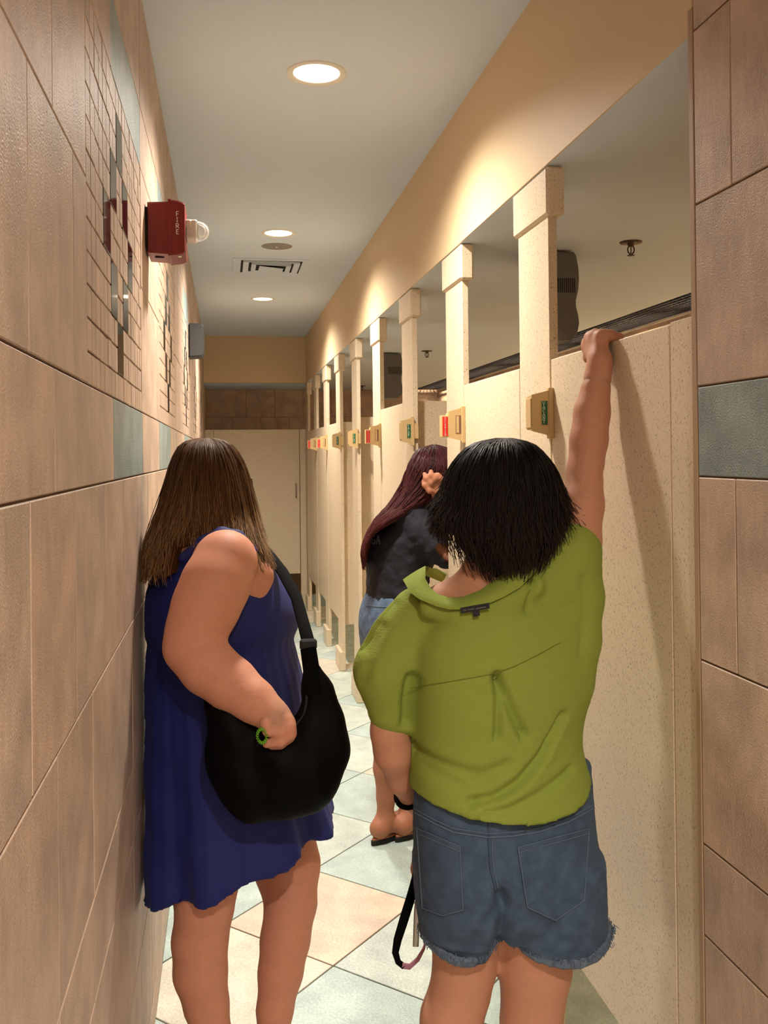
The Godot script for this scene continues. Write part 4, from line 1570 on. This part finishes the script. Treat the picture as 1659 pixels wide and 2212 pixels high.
# the one in the green blouse, back to the viewer, one hand up on the door
func woman_green():
	var base := at(1070, 2212, 1.78)
	base.y = 0
	var t := thing("person", "person in a lime green blouse and denim shorts reaching up to the door top", "person", base)
	var body := MB.new()
	var f := Field.new(Vector3(0.20, 0.0, -2.06), Vector3(0.80, 1.73, -1.55), 0.008, 0.006)
	# torso inside the blouse
	f.cap(at(1050, 1345, 1.80), at(1080, 1600, 1.81), 0.088, 0.080, Vector3(1, 0, 0), 1.25)
	f.cap(at(1080, 1600, 1.81), at(1085, 1800, 1.81), 0.080, 0.085, Vector3(1, 0, 0), 1.25)
	# neck and the slope of the shoulders
	f.cap(at(1080, 1160, 1.80), at(1050, 1265, 1.79), 0.052, 0.056)
	f.cap(at(1045, 1290, 1.79), at(945, 1322, 1.80), 0.062, 0.05)
	f.cap(at(1050, 1290, 1.79), at(1185, 1225, 1.80), 0.064, 0.055)
	# raised right arm
	chain(f, [[at(1218, 1235, 1.80), 0.052], [at(1246, 1170, 1.815), 0.046], [at(1258, 1090, 1.83), 0.0405], [at(1264, 1018, 1.85), 0.0345], [at(1272, 950, 1.86), 0.036], [at(1279, 890, 1.87), 0.0345], [at(1287, 840, 1.875), 0.0265], [at(1294, 800, 1.88), 0.020]])
	# left arm, lowered, forearm in front of the body
	chain(f, [[at(890, 1355, 1.80), 0.05], [at(842, 1480, 1.79), 0.034], [at(842, 1580, 1.79), 0.0355], [at(850, 1625, 1.80), 0.036], [at(868, 1680, 1.84), 0.030], [at(890, 1725, 1.89), 0.022], [at(915, 1760, 1.95), 0.02]])
	# legs
	chain(f, [[at(1010, 1830, 1.79), 0.085], [at(1004, 2000, 1.79), 0.068], [at(1003, 2085, 1.79), 0.0585], [at(994, 2140, 1.79), 0.056], [at(975, 2200, 1.785), 0.058], [at(962, 2290, 1.785), 0.054], [at(960, 2420, 1.79), 0.036], [at(962, 2560, 1.79), 0.033]])
	chain(f, [[at(1150, 1830, 1.80), 0.09], [at(1155, 2000, 1.80), 0.076], [at(1156, 2090, 1.80), 0.0685], [at(1152, 2150, 1.80), 0.060], [at(1147, 2210, 1.80), 0.058], [at(1145, 2300, 1.80), 0.055], [at(1140, 2430, 1.80), 0.036], [at(1138, 2560, 1.80), 0.033]])
	foot(f, at(962, 2590, 1.79), Vector3(-0.1, 0, -1))
	foot(f, at(1138, 2585, 1.80), Vector3(0.25, 0, -1))
	f.mesh(body, func(p: Vector3, n: Vector3) -> float:
		# creases at the elbow
		var d := Vector2(p.x, p.y).distance_to(Vector2(0.747, 1.462))
		return -0.004 * exp(-d * d / 0.0001))
	# left hand, hanging in front, loosely curled
	var lw := at(925, 1768, 1.97)
	var lf := Field.new(lw - Vector3(0.06, 0.17, 0.09), lw + Vector3(0.08, 0.04, 0.06), 0.0045, 0.004)
	lf.cap(lw, lw + Vector3(0.004, -0.07, -0.012), 0.021, 0.03, Vector3(0, 0, 1), 0.6)
	for j in 4:
		var b := lw + Vector3(-0.024 + 0.016 * j, -0.085, -0.014)
		chain(lf, [[b, 0.0095], [b + Vector3(0, -0.032, -0.012), 0.009], [b + Vector3(0.0, -0.05, 0.004), 0.008], [b + Vector3(0, -0.052, 0.02), 0.0075]])
	chain(lf, [[lw + Vector3(0.02, -0.03, 0.0), 0.013], [lw + Vector3(0.036, -0.06, 0.006), 0.011], [lw + Vector3(0.03, -0.085, 0.012), 0.009]])
	lf.mesh(body)
	# right hand, fingers hooked over the top edge of the door
	var gf := Field.new(Vector3(0.68, 1.60, -1.94), Vector3(0.86, 1.80, -1.74), 0.0035, 0.0035)
	var wr := at(1297, 782, 1.885)
	chain(gf, [[at(1283, 858, 1.873), 0.020], [at(1290, 820, 1.877), 0.0255], [at(1294, 795, 1.88), 0.0245], [at(1297, 780, 1.884), 0.0245]])
	var ks := [Vector3(0.766, 1.737, -1.850), Vector3(0.763, 1.746, -1.828), Vector3(0.763, 1.747, -1.805), Vector3(0.767, 1.743, -1.782)]
	for j in 4:
		gf.cap(wr + Vector3(-0.002, 0.006, -0.009 + 0.006 * j), ks[j] - Vector3(0, 0.012, 0), 0.0165, 0.0125)
		var z: float = ks[j].z
		chain(gf, [[ks[j] - Vector3(0, 0.008, 0), 0.0125], [ks[j], 0.0122], [Vector3(0.788, 1.745, z - 0.006), 0.0102], [Vector3(0.808, 1.741, z - 0.012), 0.0092], [Vector3(0.822, 1.716, z - 0.014), 0.0085]])
		# tendons on the back of the hand
		gf.cap(wr + Vector3(-0.014, 0.010, -0.012 + 0.009 * j), ks[j] + Vector3(-0.008, -0.006, 0), 0.0050, 0.0055)
	chain(gf, [[wr + Vector3(0.006, 0.014, -0.018), 0.015], [Vector3(0.774, 1.708, -1.864), 0.0125], [Vector3(0.779, 1.734, -1.874), 0.0105], [Vector3(0.794, 1.742, -1.878), 0.009]])
	gf.mesh(body)
	# head, seen from behind
	var hc := at(1090, 1075, 1.83)
	var fw := Vector3(0.25, 0.0, -0.97).normalized()
	var hf := Field.new(hc - Vector3(0.15, 0.17, 0.15), hc + Vector3(0.15, 0.14, 0.15), 0.006, 0.009)
	head_shape(hf, hc, fw, Vector3(0.08, 1, 0).normalized())
	hf.cap(hc - Vector3(0, 0.05, -0.01), at(1065, 1225, 1.80), 0.05, 0.052)
	hf.mesh(body)
	mi("body", body.done(), M.skin_tan, t, -t.position)
	eyes(t, hc, fw, Vector3.UP)
	# shorts
	var sf := Field.new(Vector3(0.29, 0.50, -1.98), Vector3(0.80, 0.94, -1.52), 0.0065, 0.007)
	var ring := func(l: float, r: float, v: float, d: float, rz: float) -> Array:
		var a := at(l, v, d)
		var b := at(r, v, d)
		var m := (a + b) * 0.5
		return [m.y, m.x, m.z, a.distance_to(b) * 0.5, rz]
	sf.loft([ring.call(893, 1287, 1655, 1.80, 0.100), ring.call(889, 1288, 1700, 1.80, 0.112), ring.call(890, 1290, 1790, 1.80, 0.132), ring.call(896, 1297, 1860, 1.80, 0.138), ring.call(900, 1303, 1930, 1.80, 0.128), ring.call(905, 1303, 1985, 1.80, 0.10)], -0.1716, null, null, 2.4)
	sf.loft([ring.call(899, 1080, 1850, 1.79, 0.112), ring.call(902, 1084, 1930, 1.79, 0.112), ring.call(909, 1084, 2000, 1.79, 0.102), ring.call(914, 1082, 2080, 1.79, 0.096)], -0.1716, func(ph, x, z): return 0.562 + 0.006 * sin(ph * 3.0) + 0.035 * exp(-pow((x - 0.515) / 0.025, 2.0)), null)
	sf.loft([ring.call(1068, 1302, 1850, 1.80, 0.112), ring.call(1066, 1305, 1930, 1.80, 0.118), ring.call(1070, 1311, 2000, 1.80, 0.110), ring.call(1076, 1316, 2080, 1.80, 0.104)], -0.1716, func(ph, x, z): return 0.556 + 0.006 * sin(ph * 3.0 + 1.0) + 0.035 * exp(-pow((x - 0.515) / 0.025, 2.0)), null)
	var crease := PackedVector2Array()
	for q in [[1066, 1910], [1074, 1950], [1078, 2060]]:
		var p := at(q[0], q[1], 1.70)
		crease.append(Vector2(p.x, p.y))
	var fold_a := PackedVector2Array()
	for q in [[1085, 1935], [1130, 1965], [1190, 2000]]:
		var p := at(q[0], q[1], 1.70)
		fold_a.append(Vector2(p.x, p.y))
	var fold_b := PackedVector2Array()
	for q in [[1065, 1925], [1035, 1965], [1015, 2020]]:
		var p := at(q[0], q[1], 1.70)
		fold_b.append(Vector2(p.x, p.y))
	var wn := FastNoiseLite.new()
	wn.seed = 5
	wn.frequency = 22.0
	var shorts := MB.new()
	var sfold := func(p: Vector3, n: Vector3) -> float:
		var d := 0.0015 * wn.get_noise_3dv(p * Vector3(1, 1.6, 1))
		if n.z > 0.0:
			var q := Vector2(p.x, p.y)
			var c := near_line(q, crease)
			d -= 0.024 * exp(-c * c / 0.00016)
			c = near_line(q, fold_a)
			d -= 0.006 * exp(-c * c / 0.00012)
			c = near_line(q, fold_b)
			d -= 0.005 * exp(-c * c / 0.00012)
		return d
	sf.mesh(shorts, sfold)
	var so := mi("shorts", shorts.done(), M.denim, t, -t.position)
	# seams, pockets and the frayed hem
	seam(so, "waist_seam", sf, [[897, 1756], [940, 1780], [980, 1798], [1054, 1809], [1110, 1806], [1169, 1796], [1230, 1775], [1284, 1745]], 0.0016, M.denim_thread)
	seam(so, "waist_seam", sf, [[896, 1748], [940, 1772], [980, 1790], [1054, 1801], [1110, 1798], [1169, 1788], [1230, 1767], [1284, 1737]], 0.0012, M.denim_thread)
	seam(so, "centre_seam", sf, [[1055, 1775], [1056, 1830], [1060, 1880], [1071, 1922]], 0.0018, M.denim_dark)
	seam(so, "centre_stitch", sf, [[1063, 1812], [1063, 1840], [1067, 1880], [1076, 1918]], 0.0010, M.denim_thread)
	for pk in [[[900, 1789], [993, 1829], [1000, 1966], [912, 1962], 14.0], [[1119, 1831], [1273, 1790], [1262, 1945], [1139, 1960], 36.0]]:
		cloth_patch(so, "pocket", sf, pk, 12, 14, M.denim, 0.0035, 0.003)
		for e in [[pk[0], pk[1]], [pk[0], pk[3]], [pk[1], pk[2]]]:
			seam(so, "pocket_stitch", sf, e, 0.0011, M.denim_thread, 0.0045)
		seam(so, "pocket_stitch", sf, [[pk[0][0], pk[0][1] + 11], [pk[1][0], pk[1][1] + 11]], 0.0010, M.denim_thread, 0.0045)
		var mid := [(pk[2][0] + pk[3][0]) * 0.5, (pk[2][1] + pk[3][1]) * 0.5 + pk[4]]
		seam(so, "pocket_stitch", sf, [pk[3], mid, pk[2]], 0.0011, M.denim_thread, 0.0045)
	var r := RandomNumberGenerator.new()
	r.seed = 9
	var axx := Vector3(cos(0.1716), 0, sin(0.1716))
	var azz := Vector3(-sin(0.1716), 0, cos(0.1716))
	for side in [[914, 1083, 1.79, 0.097, 0.562, 0.0], [1074, 1315, 1.80, 0.105, 0.556, 1.0]]:
		var a := at(side[0], 2060, side[2])
		var b := at(side[1], 2060, side[2])
		var m := (a + b) * 0.5
		var rx := a.distance_to(b) * 0.5
		var band := PackedVector3Array()
		var bw := PackedFloat32Array()
		var fray := MB.new()
		for k in 97:
			var ph := TAU * k / 96.0
			var dirr := axx * cos(ph) * rx + azz * sin(ph) * float(side[3])
			var xx := m.x + dirr.x
			var yy: float = side[4] + 0.006 * sin(ph * 3.0 + float(side[5])) + 0.035 * exp(-pow((xx - 0.515) / 0.025, 2.0))
			band.append(Vector3(m.x, yy + 0.006, m.z) + dirr * 0.992)
			bw.append(0.0125 + r.randf_range(-0.0015, 0.0015))
			for j in 7:
				var p := band[k] + dirr.normalized() * 0.005 + Vector3(0, r.randf_range(0.002, 0.013), 0) + axx * r.randfn(0, 0.003)
				var q := p + Vector3(r.randfn(0, 0.003), r.randf_range(-0.012, 0.006), r.randfn(0, 0.003))
				fray.tube(PackedVector3Array([p, (p + q) * 0.5 + dirr.normalized() * 0.0015, q]), PackedFloat32Array([0.0008, 0.0009, 0.0005]), 4)
		var bm := MB.new()
		bm.tube(band, bw, 8, 0.42, axx)
		mi("hem_band", bm.done(), M.denim_fray, so)
		mi("frayed_edge", fray.done(), M.denim_fray, so)
	blouse(t)
	# hair: short, black, flicked out at the sides
	var hr := [[1072, 1106, 947, 1.83, 0.02], [1022, 1150, 961, 1.83, 0.07], [985, 1184, 1000, 1.83, 0.105], [966, 1203, 1050, 1.83, 0.118], [960, 1208, 1100, 1.825, 0.118], [966, 1204, 1150, 1.815, 0.110], [990, 1186, 1200, 1.805, 0.092], [1030, 1150, 1250, 1.795, 0.07]]
	var tip := func(ph: float) -> float:
		var n := sin(ph)
		var c := cos(ph)
		if n > 0.0:
			return lerpf(5.2, 6.75, smoothstep(0.15, 0.85, n))
		return lerpf(5.2, 3.2, smoothstep(0.3, 0.9, -n))
	hair_mass(t, "hair", hr, tip, [Color(0.008, 0.006, 0.005), Color(0.016, 0.011, 0.009), Color(0.035, 0.022, 0.016)], 2900, 0.06, 0.34, 23, 0.0012, 0.2, 0.14)
	# band on the lowered wrist
	var wb := MB.new()
	var wc := at(884, 1716, 1.878)
	var wd := (at(915, 1760, 1.95) - at(868, 1680, 1.84)).normalized()
	var e1 := wd.cross(Vector3(0, 0, 1)).normalized()
	var e2 := wd.cross(e1)
	var pts := PackedVector3Array()
	var rad := PackedFloat32Array()
	for k in 25:
		pts.append(wc + (e1 * cos(TAU * k / 24) + e2 * sin(TAU * k / 24)) * 0.0245)
		rad.append(0.009)
	wb.tube(pts, rad, 8, 0.3, wd)
	mi("wrist_band", wb.done(), M.strap_black, t, -t.position)
	# lanyard that hangs from the lowered hand
	var ly := thing("lanyard", "black woven lanyard loop hanging beside the denim shorts", "lanyard", at(890, 2090, 1.84))
	var lm := MB.new()
	lm.tube(PackedVector3Array([at(912, 1840, 1.90), at(903, 1880, 1.88), at(890, 1930, 1.86), at(873, 1985, 1.85), at(859, 2030, 1.845), at(854, 2058, 1.84), at(860, 2078, 1.835), at(873, 2088, 1.835)]), PackedFloat32Array([0.009, 0.009, 0.0095, 0.0095, 0.0085, 0.007, 0.006, 0.006]), 8, 0.28, cam_basis.z)
	mi("strap", lm.done(), M.strap_black, ly, -ly.position)
	var l2 := MB.new()
	l2.tube(PackedVector3Array([at(868, 2086, 1.835), at(885, 2088, 1.84), at(903, 2072, 1.85), at(915, 2050, 1.86), at(922, 2025, 1.88)]), PackedFloat32Array([0.0065, 0.0075, 0.0065, 0.005, 0.004]), 8, 0.4, cam_basis.z)
	mi("printed_strap", l2.done(), M.lace_pink, ly, -ly.position)
	var l3 := MB.new()
	l3.tube(PackedVector3Array([at(906, 1915, 1.87), at(901, 1970, 1.865), at(898, 2045, 1.86)]), PackedFloat32Array([0.006, 0.0065, 0.006]), 8, 0.2, cam_basis.z)
	mi("grey_strap", l3.done(), M.steel, ly, -ly.position)

func blouse(t: Node3D):
	var f := Field.new(Vector3(0.215, 0.78, -2.02), Vector3(0.80, 1.42, -1.54), 0.006, 0.008)
	var ring := func(l: float, r: float, v: float, d: float, rz: float) -> Array:
		var a := at(l, v, d)
		var b := at(r, v, d)
		var m := (a + b) * 0.5
		return [m.y, m.x, m.z, a.distance_to(b) * 0.5, rz]
	# a curved tail: high at the sides, lowest right of the middle of the back
	var hx := [0.30, 0.359, 0.411, 0.469, 0.547, 0.622, 0.667, 0.708, 0.76]
	var hy := [0.872, 0.860, 0.848, 0.836, 0.826, 0.829, 0.840, 0.864, 0.88]
	var hem := func(ph: float, x: float, z: float) -> float:
		var j := 0
		while j < hx.size() - 2 and x > hx[j + 1]:
			j += 1
		var k := clampf((x - hx[j]) / (hx[j + 1] - hx[j]), 0.0, 1.0)
		var y := lerpf(hy[j], hy[j + 1], k)
		return lerpf(0.862, y, smoothstep(-0.3, 0.2, sin(ph)))
	f.loft([ring.call(985, 1235, 1296, 1.80, 0.088), ring.call(925, 1270, 1325, 1.80, 0.105), ring.call(890, 1284, 1375, 1.80, 0.118), ring.call(884, 1285, 1430, 1.80, 0.125), ring.call(886, 1278, 1500, 1.80, 0.128), ring.call(888, 1264, 1570, 1.80, 0.126), ring.call(886, 1262, 1620, 1.80, 0.130), ring.call(882, 1276, 1680, 1.80, 0.140), ring.call(880, 1288, 1730, 1.80, 0.146), ring.call(882, 1290, 1800, 1.80, 0.148)], -0.1716, hem, null, 2.3)
	# dropped left sleeve, raised right shoulder and its wide armhole
	chain(f, [[at(920, 1335, 1.80), 0.048], [at(902, 1325, 1.80), 0.046], [at(872, 1385, 1.80), 0.062], [at(839, 1450, 1.79), 0.063], [at(850, 1527, 1.79), 0.047]])
	f.cap(at(846, 1440, 1.79), at(852, 1530, 1.79), 0.060, 0.046)
	f.cap(at(880, 1440, 1.80), at(884, 1548, 1.80), 0.04, 0.03)
	chain(f, [[at(1150, 1290, 1.80), 0.062], [at(1190, 1245, 1.80), 0.064], [at(1228, 1200, 1.80), 0.056], [at(1240, 1175, 1.805), 0.046]])
	chain(f, [[at(1232, 1205, 1.80), 0.056], [at(1243, 1290, 1.80), 0.052], [at(1240, 1380, 1.80), 0.048], [at(1225, 1470, 1.80), 0.05]])
	# cloth between the neck and the left sleeve
	f.cap(at(945, 1350, 1.79), at(885, 1372, 1.80), 0.056, 0.06)
	chain(f, [[at(930, 1312, 1.725), 0.022], [at(1000, 1328, 1.712), 0.022], [at(1085, 1308, 1.712), 0.022], [at(1150, 1265, 1.73), 0.022]])
	var mb := MB.new()
	var line := func(px: Array) -> PackedVector2Array:
		var a := PackedVector2Array()
		for q in px:
			var p := at(q[0], q[1], 1.68)
			a.append(Vector2(p.x, p.y))
		return a
	var folds := [
		[line.call([[1066, 1456], [1072, 1500], [1070, 1590]]), 0.016, 0.00004],
		[line.call([[1070, 1462], [1100, 1530], [1132, 1590]]), 0.018, 0.00006],
		[line.call([[1010, 1722], [1060, 1712], [1120, 1685], [1175, 1640], [1230, 1560]]), 0.016, 0.00009],
		[line.call([[1040, 1742], [1090, 1738], [1160, 1716], [1250, 1680]]), 0.010, 0.00007],
		[line.call([[895, 1640], [960, 1655], [1030, 1668], [1090, 1650]]), 0.011, 0.00012],
		[line.call([[925, 1670], [990, 1690], [1050, 1680]]), 0.009, 0.00012],
		[line.call([[900, 1480], [893, 1530], [893, 1585]]), 0.022, 0.00010],
		[line.call([[1155, 1235], [1163, 1275], [1150, 1325]]), 0.008, 0.00006],
		[line.call([[1150, 1240], [1156, 1262]]), 0.006, 0.00005],
		[line.call([[1290, 1260], [1293, 1330], [1285, 1420]]), 0.005, 0.00010],
		[line.call([[840, 1370], [808, 1430], [795, 1490]]), 0.006, 0.00010],
		[line.call([[870, 1320], [835, 1370], [800, 1420]]), 0.004, 0.00006],
	]
	var wn := FastNoiseLite.new()
	wn.seed = 8
	wn.frequency = 14.0
	var w2 := FastNoiseLite.new()
	w2.seed = 18
	w2.frequency = 45.0
	var disp := func(p: Vector3, n: Vector3) -> float:
		var d := 0.0009 * wn.get_noise_3d(p.x, p.y * 2.2 - p.x * 1.2, p.z) + 0.0004 * w2.get_noise_3d(p.x * 0.5, p.y * 2.0, p.z)
		if n.z > 0.0:
			var q := Vector2(p.x, p.y)
			for s in folds:
				var c := near_line(q, s[0])
				if c < 0.05:
					d -= s[1] * exp(-c * c / float(s[2]))
			# cloth stands up beside the long folds
			var c2 := near_line(q + Vector2(0.0, 0.016), folds[2][0])
			d += 0.004 * exp(-c2 * c2 / 0.0002)
		return d
	f.mesh(mb, disp)
	var bl := mi("blouse", mb.done(), M.cloth_green, t, -t.position)
	seam(bl, "yoke_seam", f, [[885, 1487], [950, 1476], [1010, 1466], [1064, 1456]], 0.0011, M.cloth_green_seam, 0.0)
	seam(bl, "yoke_seam", f, [[1066, 1456], [1110, 1440], [1160, 1416], [1210, 1388]], 0.0011, M.cloth_green_seam, 0.0)
	# folded collar: upper edge by the neck, roll, lower edge on the back
	var cu := [[963, 1243, 1.855], [940, 1230, 1.838], [919, 1222, 1.805], [919, 1250, 1.765], [930, 1270, 1.745], [947, 1284, 1.732], [972, 1291, 1.726], [1003, 1288, 1.722], [1036, 1275, 1.722], [1068, 1253, 1.725], [1100, 1228, 1.735], [1130, 1200, 1.755]]
	var cl := [[955, 1254, 1.852], [920, 1240, 1.83], [870, 1252, 1.785], [886, 1280, 1.735], [907, 1295, 1.706], [942, 1310, 1.690], [972, 1317, 1.682], [1005, 1316, 1.680], [1042, 1309, 1.680], [1085, 1291, 1.684], [1124, 1269, 1.698], [1158, 1234, 1.73]]
	var g := []
	for y in 6:
		for x in cu.size():
			var k := y / 5.0
			var a := at(cu[x][0], cu[x][1], cu[x][2])
			var b := at(cl[x][0], cl[x][1], cl[x][2])
			g.append(a.lerp(b, k) + cam_basis.z * 0.010 * sin(k * PI) + Vector3.UP * 0.003 * sin(k * PI))
	var cm := MB.new()
	cm.patch(g, cu.size(), 6, 0.004, cam_basis.z)
	mi("collar", cm.done(), M.cloth_green, bl)
	# sewn-in label
	cloth_patch(bl, "label", f, [[994, 1313], [1056, 1302], [1058, 1314], [996, 1325]], 8, 4, M.label_black, 0.014, 0.0015)
	cloth_patch(bl, "label", f, [[1021, 1321], [1036, 1318], [1037, 1330], [1023, 1333]], 4, 4, M.label_black, 0.013, 0.0015)
	for q in [[1001, 1316, 1007, 1315], [1011, 1314, 1024, 1312], [1028, 1312, 1050, 1308]]:
		seam(bl, "label_print", f, [[q[0], q[1] + 3], [q[2], q[3] + 3]], 0.0008, M.label_thread, 0.016)

# the one in navy, leaning into the open stall
func woman_navy():
	var base := at(840, 1800, 3.58)
	base.y = 0
	var t := thing("person", "person in a navy top with long dark red hair leaning into a stall", "person", base)
	var body := MB.new()
	var f := Field.new(Vector3(0.46, 0.0, -3.80), Vector3(1.10, 1.44, -3.24), 0.009, 0.006)
	f.cap(at(885, 1150, 3.58), at(855, 1290, 3.58), 0.09, 0.09)
	f.cap(at(855, 1290, 3.58), at(845, 1345, 3.58), 0.09, 0.09)
	f.cap(at(915, 1080, 3.56), at(890, 1120, 3.58), 0.05, 0.06)
	# right arm (towards the viewer): upper arm forward, forearm back up to the head
	chain(f, [[at(882, 1118, 3.46), 0.05], [at(930, 1172, 3.42), 0.042], [at(968, 1200, 3.42), 0.038]])
	chain(f, [[at(968, 1200, 3.42), 0.036], [at(964, 1140, 3.42), 0.03], [at(956, 1098, 3.42), 0.023], [at(954, 1088, 3.42), 0.022]])
	chain(f, [[at(900, 1120, 3.70), 0.05], [at(960, 1180, 3.74), 0.04], [at(985, 1110, 3.70), 0.03]])
	# legs
	chain(f, [[at(836, 1365, 3.54), 0.075], [at(836, 1450, 3.53), 0.068], [at(835, 1535, 3.54), 0.056], [at(834, 1600, 3.55), 0.05], [at(834, 1660, 3.56), 0.048], [at(834, 1720, 3.57), 0.036], [at(832, 1765, 3.57), 0.031]])
	chain(f, [[at(862, 1365, 3.64), 0.075], [at(874, 1450, 3.64), 0.068], [at(878, 1540, 3.63), 0.056], [at(882, 1640, 3.62), 0.048], [at(882, 1720, 3.62), 0.036], [at(880, 1758, 3.62), 0.031]])
	var da := Vector3(0.80, 0, -0.6)
	foot(f, at(832, 1768, 3.57), da, 0.21)
	foot(f, at(882, 1760, 3.60), da, 0.21)
	f.mesh(body)
	var hc := at(940, 1032, 3.56)
	var fw := Vector3(0.92, -0.25, -0.2).normalized()
	var up := Vector3(0.25, 0.95, 0.0).normalized()
	var hf := Field.new(hc - Vector3(0.15, 0.17, 0.15), hc + Vector3(0.16, 0.14, 0.15), 0.007, 0.009)
	head_shape(hf, hc, fw, up)
	hf.cap(hc - Vector3(0.02, 0.06, 0), at(912, 1085, 3.56), 0.05, 0.052)
	hf.mesh(body)
	# hand pushed into the hair
	var gf := Field.new(at(945, 1060, 3.40) - Vector3(0.1, 0.1, 0.08), at(945, 1060, 3.40) + Vector3(0.08, 0.11, 0.09), 0.004, 0.0035)
	gf.cap(at(954, 1092, 3.42), at(950, 1068, 3.40), 0.024, 0.028, cam_basis.z, 0.7)
	gf.cap(at(950, 1068, 3.40), at(948, 1054, 3.395), 0.028, 0.024, cam_basis.z, 0.7)
	for q in [[[942, 1064], [927, 1060], [917, 1048], [915, 1040]], [[941, 1054], [930, 1044], [920, 1033], [917, 1024]], [[946, 1047], [938, 1035], [931, 1026], [931, 1018]], [[955, 1046], [952, 1034], [946, 1027], [942, 1026]]]:
		chain(gf, [[at(q[0][0], q[0][1], 3.39), 0.0105], [at(q[1][0], q[1][1], 3.375), 0.0092], [at(q[2][0], q[2][1], 3.375), 0.0085], [at(q[3][0], q[3][1], 3.385), 0.0075]])
	chain(gf, [[at(962, 1070, 3.40), 0.014], [at(970, 1052, 3.41), 0.011], [at(970, 1040, 3.42), 0.009]])
	gf.mesh(body)
	mi("body", body.done(), M.skin_brown, t, -t.position)
	eyes(t, hc, fw, up)
	sandal(t, at(832, 1768, 3.57), da)
	sandal(t, at(882, 1760, 3.60), da)
	# top
	var sf := Field.new(Vector3(0.46, 0.86, -3.86), Vector3(1.10, 1.38, -3.28), 0.008, 0.008)
	var ring := func(l: float, r: float, v: float, d: float, rz: float) -> Array:
		var a := at(l, v, d)
		var b := at(r, v, d)
		var m := (a + b) * 0.5
		return [m.y, m.x, m.z, a.distance_to(b) * 0.5, rz]
	sf.loft([ring.call(858, 938, 1092, 3.57, 0.13), ring.call(830, 945, 1115, 3.57, 0.165), ring.call(798, 945, 1160, 3.57, 0.18), ring.call(793, 935, 1210, 3.57, 0.17), ring.call(795, 922, 1255, 3.57, 0.165), ring.call(795, 912, 1300, 3.57, 0.168), ring.call(797, 910, 1330, 3.57, 0.17)], -0.1716, func(ph, x, z): return at(800, 1296, 3.57).y + 0.006 * sin(ph * 4.0), null)
	chain(sf, [[at(885, 1112, 3.46), 0.066], [at(915, 1150, 3.43), 0.062], [at(945, 1180, 3.415), 0.055], [at(965, 1196, 3.41), 0.050]])
	chain(sf, [[at(968, 1198, 3.41), 0.048], [at(966, 1172, 3.43), 0.042]])
	chain(sf, [[at(905, 1115, 3.68), 0.066], [at(960, 1180, 3.73), 0.05]])
	var wn := FastNoiseLite.new()
	wn.seed = 3
	wn.frequency = 12.0
	var top := MB.new()
	sf.mesh(top, func(p: Vector3, n: Vector3) -> float: return 0.008 * wn.get_noise_3d(p.x * 1.2 - p.y * 0.9, p.y * 1.3 + p.x * 1.1, p.z * 0.7))
	mi("top", top.done(), M.cloth_navy, t, -t.position)
	# grey print on the back: a word of which only the end shows
	var b0 := on(sf, 807, 1166, 0.004, 3.0)
	var b1 := on(sf, 827, 1166, 0.004, 3.0)
	if b0 != Vector3.INF and b1 != Vector3.INF:
		var ex := (b1 - b0).normalized()
		var ez := ex.cross(Vector3.UP).normalized()
		var o := txt("print", "GA", "Droid Sans", 0.036, M.print_grey, t, Transform3D(Basis(ex, Vector3.UP, ez), (b0 + b1) * 0.5 + ez * 0.012 - t.position), 700)
	# shorts
	var pf := Field.new(Vector3(0.46, 0.60, -3.80), Vector3(0.90, 0.98, -3.34), 0.009, 0.012)
	pf.loft([ring.call(797, 905, 1280, 3.57, 0.155), ring.call(786, 905, 1310, 3.57, 0.165), ring.call(781, 905, 1345, 3.57, 0.175), ring.call(784, 900, 1385, 3.57, 0.175), ring.call(790, 900, 1440, 3.57, 0.17)], -0.1716, null, null, 2.3)
	var sh := MB.new()
	pf.mesh(sh, func(p: Vector3, n: Vector3) -> float: return 0.003 * wn.get_noise_3d(p.x * 2.0, p.y * 2.0, p.z * 2.0))
	var ps := mi("shorts", sh.done(), M.denim_pale, t, -t.position)
	cloth_patch(ps, "pocket", pf, [[805, 1338], [840, 1340], [840, 1380], [808, 1378]], 8, 8, M.denim_pale, 0.003, 0.003, 3.0)
	seam(ps, "waist_seam", pf, [[790, 1308], [815, 1311], [850, 1312]], 0.002, M.denim_thread, 0.001, 3.0)
	# long wavy hair down the back
	var hr := [[934, 944, 961, 3.56, 0.006], [905, 972, 970, 3.56, 0.06], [893, 984, 984, 3.56, 0.08], [884, 994, 1005, 3.55, 0.12], [869, 985, 1045, 3.55, 0.125], [846, 925, 1085, 3.53, 0.125], [812, 858, 1120, 3.51, 0.12], [790, 804, 1155, 3.49, 0.09], [780, 797, 1190, 3.48, 0.08], [783, 797, 1222, 3.48, 0.05]]
	var tip := func(ph: float) -> float:
		var c := cos(ph)
		return lerpf(8.9, 7.6, smoothstep(-0.2, 0.8, c)) if c > -0.2 else 8.9
	hair_mass(t, "hair", hr, tip, [Color(0.016, 0.007, 0.007), Color(0.07, 0.017, 0.018), Color(0.12, 0.03, 0.028)], 2000, 0.26, 0.03, 37, 0.0019, 0.16, 0.06)
